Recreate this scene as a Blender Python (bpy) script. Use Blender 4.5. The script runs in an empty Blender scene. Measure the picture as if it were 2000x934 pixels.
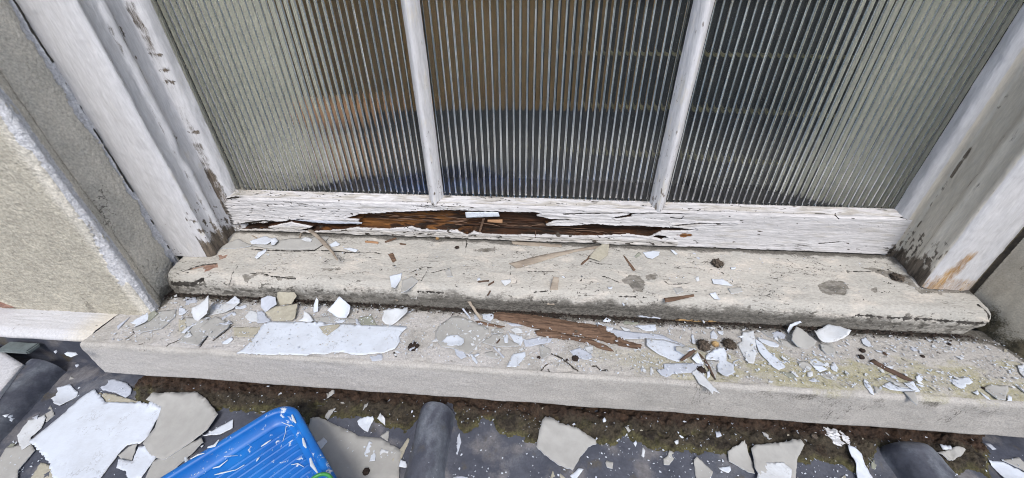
import bpy, bmesh, math, random
import numpy as np
from mathutils import Vector
from mathutils.geometry import delaunay_2d_cdt

# ------------------------------------------------------------------ camera, sky, sun, exposure
SC = bpy.context.scene
COL = SC.collection
FOC = 720.0                                   # focal length in pixels of a 2000 px wide picture
CAMP = np.array([0, 0, .45])
PIT, YAW, ROLL = math.radians(32.926), math.radians(-5.184), math.radians(.653)
_f = np.array([math.sin(YAW)*math.cos(PIT), math.cos(YAW)*math.cos(PIT), -math.sin(PIT)])
_r = np.array([math.cos(YAW), -math.sin(YAW), 0])
_d = np.cross(_f, _r)
RX = _r*math.cos(ROLL)+_d*math.sin(ROLL)
DN = -_r*math.sin(ROLL)+_d*math.cos(ROLL)
cam_data = bpy.data.cameras.new('camera')
cam = bpy.data.objects.new('camera', cam_data)
COL.objects.link(cam)
from mathutils import Matrix
M3 = Matrix((( RX[0], -DN[0], -_f[0], CAMP[0]), (RX[1], -DN[1], -_f[1], CAMP[1]), (RX[2], -DN[2], -_f[2], CAMP[2]), (0, 0, 0, 1)))
cam.matrix_world = M3
cam_data.sensor_width = 36
cam_data.lens = 36*FOC/2000
cam_data.clip_start = .01
cam_data.clip_end = 200
SC.camera = cam

world = bpy.data.worlds.new("World")
SC.world = world
world.use_nodes = True
wn = world.node_tree
bg = wn.nodes['Background']
sky = wn.nodes.new('ShaderNodeTexSky')
sky.sky_type = 'NISHITA'
sky.sun_disc = False
sky.sun_elevation = math.radians(52)
sky.sun_rotation = math.radians(200)
sky.air_density = 1.0
sky.dust_density = 2.4
sky.ozone_density = .6
wn.links.new(sky.outputs[0], bg.inputs[0])
bg.inputs[1].default_value = .14
sun_d = bpy.data.lights.new('sun', 'SUN')
sun_d.energy = 1.4
sun_d.angle = math.radians(16)
sun_d.color = (1, .99, .97)
sun = bpy.data.objects.new('sun', sun_d)
COL.objects.link(sun)
# light comes from above and slightly left, from the viewer's side
sdir = Vector((.18, -.85, 1.05)).normalized()
sun.rotation_euler = sdir.to_track_quat('Z', 'Y').to_euler()
sky.sun_elevation = math.asin(sdir.z)
sky.sun_rotation = math.atan2(sdir.x, sdir.y)
SC.view_settings.view_transform = 'Standard'
SC.view_settings.look = 'None'
SC.view_settings.exposure = .66
SC.view_settings.gamma = 1
SC.view_settings.use_curve_mapping = False
SC.render.engine = 'CYCLES'
SC.cycles.max_bounces = 14
SC.cycles.transmission_bounces = 12
SC.cycles.use_denoising = True
SC.cycles.filter_width = 1.0
SC.cycles.sample_clamp_indirect = 6

# ------------------------------------------------------------------ numeric noise
rng = random.Random(7)
def _hash(ix, iy, seed):
    h = (ix.astype(np.int64)*374761393 + iy.astype(np.int64)*668265263 + seed*974634777) & 0x7fffffff
    h = ((h ^ (h >> 13))*1274126177) & 0x7fffffff
    h = (h ^ (h >> 16)) & 0xffffff
    return h/float(0xffffff)
def vn(x, y, seed=0):
    """gradient noise, about -.7 .. .7"""
    x, y = np.asarray(x, float), np.asarray(y, float)
    ix, iy = np.floor(x), np.floor(y)
    fx, fy = x-ix, y-iy
    u = fx*fx*fx*(fx*(fx*6-15)+10); v = fy*fy*fy*(fy*(fy*6-15)+10)
    def g(dx, dy):
        a = _hash(ix+dx, iy+dy, seed)*6.2831853
        return np.cos(a)*(fx-dx)+np.sin(a)*(fy-dy)
    return (g(0, 0)*(1-u)+g(1, 0)*u)*(1-v)+(g(0, 1)*(1-u)+g(1, 1)*u)*v
def fbm(x, y, sx, sy=None, oct=4, seed=0, gain=.5):
    """centred noise in about -1..1; sx, sy are feature sizes in metres"""
    sy = sy or sx
    t = 0; a = 1; n = 0
    ca, sa = .8, .6
    u, v = np.asarray(x)/sx, np.asarray(y)/sy
    for i in range(oct):
        t = t + a*vn(u+17.3*i+.37, v-9.1*i+.71, seed+i); n += a
        a *= gain
        if sx == sy: u, v = (u*ca-v*sa)*2.03, (u*sa+v*ca)*2.03
        else: u, v = u*2.03+v*.31, v*2.03-u*.13
    return t/n*2.3
def sstep(a, b, x):
    t = np.clip((x-a)/(b-a), 0, 1)
    return t*t*(3-2*t)
def seg_dist(px, py, pts, closed=False):
    """distance to a polyline"""
    d = np.full(np.shape(px), 1e9)
    P = list(pts)
    if closed: P = P+[P[0]]
    for (ax, ay), (bx, by) in zip(P[:-1], P[1:]):
        vx, vy = bx-ax, by-ay
        L = vx*vx+vy*vy+1e-12
        t = np.clip(((px-ax)*vx+(py-ay)*vy)/L, 0, 1)
        d = np.minimum(d, np.hypot(px-ax-t*vx, py-ay-t*vy))
    return d
def poly_sd(px, py, pts):
    """signed distance, positive inside"""
    d = seg_dist(px, py, pts, True)
    ins = np.zeros(np.shape(px), bool)
    n = len(pts)
    for i in range(n):
        (ax, ay), (bx, by) = pts[i], pts[(i+1) % n]
        if ay == by: continue
        c = ((ay > py) != (by > py)) & (px < (bx-ax)*(py-ay)/(by-ay)+ax)
        ins ^= c
    return np.where(ins, d, -d)

# ------------------------------------------------------------------ from the photograph to places on real surfaces
CROPS = dict(A=(350,560,4.67), B=(600,560,4.67), C=(850,560,4.67), D=(1100,560,4.67), E=(1350,600,4.67), F=(1600,640,4.67),
             G=(0,700,3.991), H=(600,740,4.815), I=(1000,780,4.0), J=(1400,780,3.333), K=(250,700,3.077), L=(1700,640,3.177),
             M=(0,467,2.0), N=(400,350,2.668), O=(850,350,2.668), P=(0,540,3.593), Q=(300,340,3.1125), R=(700,340,3.1125),
             S=(1100,340,3.1125), T=(1600,380,3.1125), U=(1300,400,2.334), X=(0,0,1.0), Z=(0,0,2.0), Y=(1500,0,2.0))
def px(crop, pts):
    ox, oy, s = CROPS[crop]
    return [(ox+a/s, oy+b/s) for a, b in pts]
def ray(x, y): return (x-1000)*RX+(y-467)*DN+FOC*_f
def onz(x, y, z): v = ray(x, y); return CAMP+v*(z-CAMP[2])/v[2]
def ony(x, y, Y): v = ray(x, y); return CAMP+v*Y/v[1]

LEDGE_Y, SILL_Y, RAIL_Y, GLASS_Y = .339, .462, .582, .602
ROLLS = [(-.865, .355, .5, .034, .034), (-.152, .33, .12, .027, .033), (.527, .330, .10, .031, .040)]
def roof_base(x, y): return -.099+.075*(y-.339)
def roll_u(x, y, r):
    cx = r[0]+(r[1]-y)*r[2]*.5
    return (x-cx)/r[3]
def sill_z(y):
    """profile of the timber sill's top and nose as a height"""
    t = np.clip((y-SILL_Y)/.020, 0, 1)
    nose = .018+.027*np.clip(1-(1-t)**2.2, 0, 1)**.6
    return np.where(y < SILL_Y+.020, nose, .045+(y-SILL_Y-.020)*.20)
def H(x, y, rolls=True):
    x, y = np.asarray(x, float), np.asarray(y, float)
    z = roof_base(x, y)
    if rolls:
        for r in ROLLS:
            u = roll_u(x, y, r)
            h = r[4]*np.sqrt(np.clip(1-u*u, 0, 1))
            z = z+np.where(y < r[1]+.03, h, 0)
    z = np.where((y > LEDGE_Y) & (x > -.722), 0.0, z)
    z = np.where((y > .354) & (x <= -.722), 0.0, z)
    z = np.where(y > SILL_Y, sill_z(y), z)
    return z
def H_of(surf, x, y):
    """height of one surface alone, carried on past its edges"""
    x, y = np.asarray(x, float), np.asarray(y, float)
    if surf == 'lead': return roof_base(x, y)
    if surf == 'ledge': return 0*x
    return np.where(y < SILL_Y+.012, .043+0*x, sill_z(y))
def hit_on(surf, x, y):
    p = onz(x, y, {'lead': -.10, 'ledge': 0., 'sill': .055}[surf])
    for _ in range(12): p = onz(x, y, float(H_of(surf, p[0], p[1])))
    return p
def hit(x, y):
    v = ray(x, y); v = v/v[1]
    ts = np.linspace(.12, RAIL_Y, 1400)
    P = CAMP[None]+v[None]*ts[:, None]
    below = P[:, 2] <= H(P[:, 0], P[:, 1])
    i = int(np.argmax(below)) if below.any() else len(ts)-1
    return P[i]

# ------------------------------------------------------------------ materials
def nodes_of(name):
    m = bpy.data.materials.new(name); m.use_nodes = True
    nt = m.node_tree
    return m, nt, nt.nodes['Principled BSDF']
def N(nt, t, **kw):
    n = nt.nodes.new(t)
    for k, v in kw.items():
        if k.startswith('in_'): n.inputs[int(k[3:])].default_value = v
        else: setattr(n, k, v)
    return n
def noise(nt, scale, detail=6, rough=.6, stretch=None, coord=None):
    tc = N(nt, 'ShaderNodeNewGeometry')
    src = tc.outputs['Position']
    if stretch:
        mp = N(nt, 'ShaderNodeMapping'); mp.inputs['Scale'].default_value = stretch
        nt.links.new(src, mp.inputs[0]); src = mp.outputs[0]
    n = N(nt, 'ShaderNodeTexNoise')
    n.inputs['Scale'].default_value = scale; n.inputs['Detail'].default_value = detail; n.inputs['Roughness'].default_value = rough
    nt.links.new(src, n.inputs['Vector'])
    return n.outputs[0]
def ramp(nt, src, stops):
    r = N(nt, 'ShaderNodeValToRGB')
    e = r.color_ramp.elements
    while len(e) < len(stops): e.new(.5)
    for i, (p, c) in enumerate(stops):
        e[i].position = p
        e[i].color = (c, c, c, 1) if not isinstance(c, tuple) else (*c, 1)
    nt.links.new(src, r.inputs[0])
    return r.outputs[0]
def mix(nt, fac, a, b, mode='MIX'):
    m = N(nt, 'ShaderNodeMix', data_type='RGBA', blend_type=mode)
    def put(s, v):
        if isinstance(v, (int, float)): s.default_value = v
        elif isinstance(v, tuple): s.default_value = (*v, 1)
        else: nt.links.new(v, s)
    put(m.inputs[0], fac); put(m.inputs[6], a); put(m.inputs[7], b)
    return m.outputs[2]
def math_(nt, op, a, b):
    m = N(nt, 'ShaderNodeMath', operation=op)
    for i, v in enumerate((a, b)):
        if isinstance(v, (int, float)): m.inputs[i].default_value = v
        else: nt.links.new(v, m.inputs[i])
    return m.outputs[0]
def attr(nt, name):
    a = N(nt, 'ShaderNodeAttribute', attribute_name=name)
    return a.outputs['Fac']
def bump(nt, bsdf, src, strength=.3, dist=.001):
    b = N(nt, 'ShaderNodeBump'); b.inputs['Strength'].default_value = strength; b.inputs['Distance'].default_value = dist
    nt.links.new(src, b.inputs['Height'])
    nt.links.new(b.outputs[0], bsdf.inputs['Normal'])
CRISP = dict(crack=6., strip=8., wood=6., bare=5., red=6., brick=5., dirt=2.2, moss=1.4, dust=1.2, grey=1.3, beige=1.5, rust=1.5, amber=2.2, bright=1., green=1.6, brown=1.6)
def surface_mat(name, c1, c2, scale, masks, rough=.75, bumps=(900, .4, .0006), fine=.25, stretch=None, spec=.3, fine_scale=450, hair=None):
    """base colour varied between c1 and c2, then each mask (attribute, colour a, colour b, noise scale) laid over"""
    m, nt, b = nodes_of(name)
    big = noise(nt, scale, 5, .6, stretch)
    col = mix(nt, ramp(nt, big, [(.35, 0.), (.65, 1.)]), c1, c2)
    fn = noise(nt, fine_scale, 3, .7, stretch)
    for hs, hst, hw, lo, hi, gsc in (hair or []):
        ln = math_(nt, 'ABSOLUTE', math_(nt, 'SUBTRACT', noise(nt, hs, 4, .6, hst), .5), 0)
        line = ramp(nt, ln, [(hw*.5, 1.), (hw, 0.)])
        gate = ramp(nt, noise(nt, gsc, 3, .6), [(lo, 0.), (hi, 1.)])
        col = mix(nt, math_(nt, 'MULTIPLY', line, gate), col, (.07, .062, .052))
    for (an, ca, cb, sc) in masks:
        mc = mix(nt, ramp(nt, noise(nt, sc, 5, .7, stretch), [(.38, 0.), (.62, 1.)]), ca, cb)
        k = CRISP.get(an, 2.)
        w = math_(nt, 'ADD', math_(nt, 'MULTIPLY', math_(nt, 'SUBTRACT', noise(nt, 420, 4, .75, stretch), .5), 1.5 if k < 4 else .5), attr(nt, an))
        w = math_(nt, 'MULTIPLY', math_(nt, 'SUBTRACT', w, .5), k)
        w = math_(nt, 'ADD', w, .5); w.node.use_clamp = True
        # nothing where the mask is empty
        w = math_(nt, 'MULTIPLY', w, ramp(nt, attr(nt, an), [(.02, 0.), (.25, 1.)]))
        col = mix(nt, w, col, mc)
    col = mix(nt, fine, col, mix(nt, 1.0, col, ramp(nt, fn, [(.3, .5), (.7, 1.4)]), 'MULTIPLY'))
    nt.links.new(col, b.inputs['Base Color'])
    b.inputs['Roughness'].default_value = rough
    b.inputs['Specular IOR Level'].default_value = spec
    bump(nt, b, noise(nt, bumps[0], 4, .7, stretch), bumps[1], bumps[2])
    return m
def plain_mat(name, col, rough=.6, var=.15, scale=60, spec=.3, bmp=.15, metal=0, col2=None, stretch=None, bscale=None):
    m, nt, b = nodes_of(name)
    c2 = col2 or tuple(max(0, v*(1-var*2)) for v in col)
    c = mix(nt, ramp(nt, noise(nt, scale, 6, .65, stretch), [(.35, 0.), (.68, 1.)]), col, c2)
    nt.links.new(c, b.inputs['Base Color'])
    b.inputs['Roughness'].default_value = rough
    b.inputs['Metallic'].default_value = metal
    b.inputs['Specular IOR Level'].default_value = spec
    if bmp: bump(nt, b, noise(nt, bscale or scale*5, 4, .6, stretch), bmp, .0008)
    return m

BLACK = (.018, .016, .013); MOULD = (.075, .07, .06); GREEN = (.10, .095, .045); RUST = (.30, .14, .03)
MAT = {}
MAT['ledge'] = surface_mat('old_painted_stone', (.42, .40, .37), (.35, .335, .31), 22,
    [('dust', (.48, .46, .44), (.41, .395, .38), 200), ('moss', (.30, .28, .16), (.38, .36, .27), 120), ('dirt', MOULD, (.16, .15, .13), 260), ('crack', BLACK, (.06, .05, .04), 80)], fine=.5, bumps=(450, .6, .0012), hair=[(60, (1, 1, .3), .007, .56, .64, 14)])
MAT['sill'] = surface_mat('weathered_cream_paint', (.425, .405, .365), (.35, .34, .31), 16,
    [('dust', (.44, .41, .37), (.52, .48, .42), 300), ('bare', (.25, .235, .21), (.13, .12, .10), 180), ('red', (.20, .11, .08), (.30, .22, .17), 120), ('dirt', (.055, .05, .044), (.17, .16, .14), 420), ('crack', BLACK, (.05, .045, .04), 80)], fine=.4, bumps=(400, .35, .0008), stretch=(.5, 1, 1), hair=[(26, (.5, 1.8, 1), .007, .50, .58, 9), (70, (.4, 2.2, 1), .010, .57, .64, 12)])
MAT['rail'] = surface_mat('cracked_white_paint', (.56, .55, .55), (.46, .45, .45), 30,
    [('grey', (.33, .31, .28), (.46, .44, .41), 200), ('wood', (.060, .024, .010), (.012, .008, .005), 90), ('amber', (.20, .085, .022), (.05, .02, .008), 130), ('dirt', BLACK, (.09, .075, .06), 200), ('crack', BLACK, (.03, .025, .02), 80)], fine=.5, bumps=(380, .6, .0010), stretch=(.12, 1, 1), hair=[(60, (.10, 1, 1.6), .009, .52, .64, 9)])
MAT['frame'] = surface_mat('thick_white_gloss_paint', (.56, .56, .575), (.50, .495, .50), 9,
    [('grey', (.60, .56, .48), (.53, .49, .41), 30), ('rust', (.42, .25, .08), (.20, .11, .05), 60), ('dirt', (.05, .04, .03), (.16, .13, .10), 200), ('crack', (.05, .04, .035), (.12, .09, .08), 80)], rough=.45, fine=.28, fine_scale=300, stretch=(1, 1, .18), bumps=(150, .45, .0022), spec=.45)
MAT['render'] = surface_mat('bare_sand_render', (.64, .60, .52), (.46, .44, .385), 14,
    [('strip', (.56, .565, .585), (.50, .50, .515), 40), ('beige', (.46, .43, .355), (.37, .345, .285), 40), ('brick', (.20, .10, .075), (.28, .17, .13), 60), ('dirt', (.17, .155, .125), (.27, .25, .21), 120), ('crack', BLACK, (.1, .09, .08), 80)], fine=.6, bumps=(130, 1., .004), fine_scale=300, hair=[(40, (1, 1, 1), .010, .56, .62, 10)])
MAT['lead'] = surface_mat('weathered_lead', (.045, .050, .068), (.075, .080, .100), 18,
    [('dust', (.17, .165, .17), (.12, .115, .12), 90), ('bright', (.15, .165, .19), (.09, .10, .12), 40), ('dirt', (.055, .05, .045), (.09, .08, .06), 120)], rough=.5, fine=.4, fine_scale=260, bumps=(120, .3, .0014), spec=.5)
MAT['mud'] = surface_mat('mud_and_moss', (.075, .062, .042), (.025, .02, .015), 60,
    [('green', (.11, .10, .045), (.05, .046, .024), 90), ('brown', (.06, .035, .022), (.035, .022, .016), 90)], rough=.9, fine=1., fine_scale=300, bumps=(300, 1., .004))
MAT['white'] = plain_mat('white_paint_face', (.57, .635, .73), .5, .03, 40, bmp=.12)
def flake_mat(name, c, c2):
    m, nt, b = nodes_of(name)
    col = mix(nt, ramp(nt, noise(nt, 26, 6, .7), [(.4, 0.), (.68, 1.)]), c, c2)
    col = mix(nt, ramp(nt, noise(nt, 330, 3, .7), [(.70, 0.), (.74, .8)]), col, (.22, .19, .15))
    ln = math_(nt, 'ABSOLUTE', math_(nt, 'SUBTRACT', noise(nt, 30, 5, .65), .5), 0)
    col = mix(nt, math_(nt, 'MULTIPLY', ramp(nt, ln, [(.003, .55), (.007, 0.)]), ramp(nt, noise(nt, 20, 2), [(.5, 0.), (.6, 1.)])), col, (.2, .19, .18))
    nt.links.new(col, b.inputs['Base Color']); b.inputs['Roughness'].default_value = .45
    bump(nt, b, noise(nt, 160, 5, .7, (.25, 1, 1)), .35, .0008)
    return m
MAT['white'] = flake_mat('white_paint_face', (.57, .615, .68), (.49, .52, .565))
MAT['white2'] = flake_mat('off_white_paint_face', (.56, .585, .61), (.45, .46, .465))
MAT['pale'] = plain_mat('dull_white_paint', (.45, .48, .54), .65, .08, 90, bmp=.2)
MAT['grey'] = plain_mat('grey_putty_paint_back', (.36, .355, .335), .8, .07, 50, bmp=.25)
MAT['beige'] = plain_mat('beige_paint_back', (.40, .375, .30), .85, .12, 120, bmp=.5)
MAT['olive'] = plain_mat('greenish_paint_back', (.28, .29, .24), .85, .12, 90, bmp=.4)
MAT['oldwood'] = plain_mat('brown_rotten_wood', (.19, .12, .08), .9, .2, 260, col2=(.05, .03, .02), stretch=(.10, 1, 1), bmp=1., bscale=300)
MAT['greywood'] = plain_mat('grey_weathered_wood', (.36, .31, .25), .85, .2, 70, col2=(.20, .165, .13), stretch=(.3, 1, 1), bmp=.6)
MAT['darkwood'] = plain_mat('dark_wood', (.11, .07, .05), .85, .2, 90, bmp=.6)
MAT['tanwood'] = plain_mat('tan_wood', (.42, .24, .13), .75, .2, 70, bmp=.4, stretch=(.3, 1, 1))
MAT['yellowwood'] = plain_mat('ochre_rotten_wood', (.46, .33, .16), .85, .2, 90, col2=(.20, .10, .04), bmp=.8)
MAT['clump'] = plain_mat('dark_debris', (.05, .035, .028), .95, .3, 300, bmp=1.)
MAT['clump2'] = plain_mat('brown_debris', (.19, .155, .12), .95, .3, 500, col2=(.035, .025, .02), bmp=1.)

# ------------------------------------------------------------------ mesh helpers
def tag(o, label, cat, group=None, kind=None):
    if label: o['label'] = label
    if cat: o['category'] = cat
    if group: o['group'] = group
    if kind: o['kind'] = kind
    return o
def empty(name, loc, label, cat, group=None):
    o = bpy.data.objects.new(name, None); COL.objects.link(o); o.location = loc
    o.empty_display_size = .02
    return tag(o, label, cat, group)
def mesh_obj(name, V, F, mat, parent=None, smooth=True, attrs=None):
    me = bpy.data.meshes.new(name)
    V = np.asarray(V, float)
    if parent is not None: V = V-np.array(parent_world(parent))
    me.from_pydata(V.tolist(), [], F if isinstance(F, list) else F.tolist())
    if smooth: me.shade_smooth()
    for k, a in (attrs or {}).items():
        at = me.attributes.new(k, 'FLOAT', 'POINT'); at.data.foreach_set('value', np.clip(np.asarray(a, np.float32).ravel(), 0, 1))
    me.materials.append(mat)
    me.update()
    o = bpy.data.objects.new(name, me); COL.objects.link(o)
    if parent is not None: o.parent = parent
    return o
def parent_world(p):
    v = Vector((0, 0, 0))
    while p is not None: v = v+p.location; p = p.parent
    return v
def grid_faces(n, m):
    i = np.arange(n*m).reshape(n, m)
    return np.stack([i[:-1, :-1], i[1:, :-1], i[1:, 1:], i[:-1, 1:]], -1).reshape(-1, 4)
def grid_obj(name, X, Y, Z, mat, parent=None, attrs=None, flip=False):
    n, m = X.shape
    V = np.stack([X, Y, Z], -1).reshape(-1, 3)
    if parent is not None: V = V-np.array(parent_world(parent))
    F = grid_faces(n, m)
    if flip: F = F[:, ::-1]
    me = bpy.data.meshes.new(name)
    me.vertices.add(len(V)); me.vertices.foreach_set('co', V.ravel().astype(np.float32))
    me.loops.add(F.size); me.loops.foreach_set('vertex_index', F.ravel().astype(np.int32))
    me.polygons.add(len(F)); me.polygons.foreach_set('loop_start', np.arange(0, F.size, 4, dtype=np.int32))
    me.polygons.foreach_set('use_smooth', np.ones(len(F), bool))
    me.update(calc_edges=True)
    for k, a in (attrs or {}).items():
        at = me.attributes.new(k, 'FLOAT', 'POINT'); at.data.foreach_set('value', np.clip(np.asarray(a, np.float32).ravel(), 0, 1))
    me.materials.append(mat)
    o = bpy.data.objects.new(name, me); COL.objects.link(o)
    if parent is not None: o.parent = parent
    return o
def box_obj(name, a, b, mat, parent=None, bev=.001):
    bm = bmesh.new(); bmesh.ops.create_cube(bm, size=1)
    a, b = Vector(a), Vector(b)
    off = parent_world(parent) if parent is not None else Vector((0, 0, 0))
    for v in bm.verts: v.co = Vector([(a[i]+b[i])/2+v.co[i]*(b[i]-a[i]) for i in range(3)])-off
    if bev: bmesh.ops.bevel(bm, geom=bm.edges[:], offset=bev, segments=2, affect='EDGES')
    me = bpy.data.meshes.new(name); bm.to_mesh(me); bm.free(); me.materials.append(mat)
    o = bpy.data.objects.new(name, me); COL.objects.link(o)
    if parent is not None: o.parent = parent
    return o
def crack_lines(x, y, sx, sy, w, seed, oct=3):
    n = fbm(x, y, sx, sy, oct, seed)
    n2 = fbm(x, y, sx*2.2, sy*2.2, 2, seed+50)
    return sstep(w, w*.3, np.abs(n))*sstep(.0, .35, n2)

# ================================================================== THE STRUCTURE
# ---- lead roof with its rolls
def lead_roof():
    root = empty('lead_roof', (0, .3, -.1), 'dark blue grey lead flat roof with raised rolls below the stone ledge', 'roof')
    xs = np.concatenate([np.linspace(-1.9, -1.15, 20), np.arange(-1.14, .86, .0022), np.linspace(.87, 1.6, 20)])
    ys = np.concatenate([np.linspace(-.12, .14, 10), np.arange(.145, .42, .0022)])
    X, Y = np.meshgrid(xs, ys, indexing='ij')
    Z = roof_base(X, Y)+.0016*fbm(X, Y, .09, oct=3, seed=3)+.0004*fbm(X, Y, .012, oct=2, seed=5)
    for r in ROLLS:
        u = np.abs(roll_u(X, Y, r))
        Z = Z+.003*np.exp(-((u-1)/.35)**2)*(u > .9)*sstep(r[1]+.015, r[1]-.02, Y)
    dust = sstep(-.1, .7, fbm(X, Y, .05, oct=4, seed=11))
    dirt = sstep(.25, .7, fbm(X, Y, .035, oct=4, seed=17))*.6
    br = sstep(.3, .9, fbm(X, Y, .12, oct=3, seed=12))*.5
    s = grid_obj('lead_sheet', X, Y, Z, MAT['lead'], root, dict(dust=dust, dirt=dirt, bright=br))
    for k, r in enumerate(ROLLS):
        ys = np.concatenate([np.linspace(-.12, .12, 8), np.arange(.125, r[1]+.0001, .003)])
        th = np.linspace(-math.pi*.5-.25, math.pi*.5+.25, 40)
        Yg, T = np.meshgrid(ys, th, indexing='ij')
        endt = np.clip((r[1]-Yg)/.022, 0, 1) if k == 2 else np.clip((r[1]+.02-Yg)/.03, 0, 1)
        e = np.sqrt(np.clip(1-(1-endt)**2, 0.02, 1))
        cx = r[0]+(r[1]-Yg)*r[2]*.5
        rad = 1+.04*fbm(T*.02, Yg, .02, .05, 3, 30+k)+.02*fbm(T*.03, Yg, .006, .012, 3, 35+k)
        Xg = cx+np.sin(T)*r[3]*rad*(.55+.45*e)
        Zg = roof_base(Xg, Yg)+np.cos(T)*r[4]*rad*e+.0005
        fl = sstep(.9, 1.05, np.abs(T)/(math.pi/2))
        Xg = Xg+np.sign(T)*fl*.005*(e > .8); Zg = Zg-fl*.001
        grid_obj('roll', Xg, Yg, Zg, MAT['lead'], root, dict(dust=sstep(.2, .8, fbm(Xg, Yg, .04, oct=3, seed=40+k))*.6,
                 bright=sstep(-.4, .5, fbm(Xg, Yg, .018, .05, 5, 60+k)), dirt=sstep(.3, .8, fbm(Xg, Yg, .03, oct=3, seed=70+k))*.5), flip=False)  # bright: the rolls' highlight put into the lead colour as patchy paler tone
    box_obj('fascia', (-1.9, -.14, -.32), (1.6, -.118, -.132), MAT['frame'], root, .002)
    # lead upstand dressed against the wall under the string course, and the folded clip above the roll
    xs = np.arange(-1.6, 1.2, .006); zs = np.linspace(-.115, -.008, 24)
    Xg, Zg = np.meshgrid(xs, zs, indexing='ij')
    Yg = .376+.02*np.clip((-.085-Zg)/.03, 0, 1)**2*-1+.0012*fbm(Xg, Zg, .05, oct=3, seed=81)
    grid_obj('upstand', Xg, Yg, Zg, MAT['lead'], root, dict(dust=sstep(.0, .8, fbm(Xg, Zg, .05, oct=3, seed=83)), bright=0*Xg, dirt=sstep(.1, .7, fbm(Xg, Zg, .06, oct=3, seed=84))), flip=True)
    box_obj('clip', (-.925, .352, -.054), (-.868, .372, -.046), MAT['grey'] if 0 else plain_mat('greenish_lead', (.17, .20, .20), .5, .2, 60), root, .002)
lead_roof()

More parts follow.
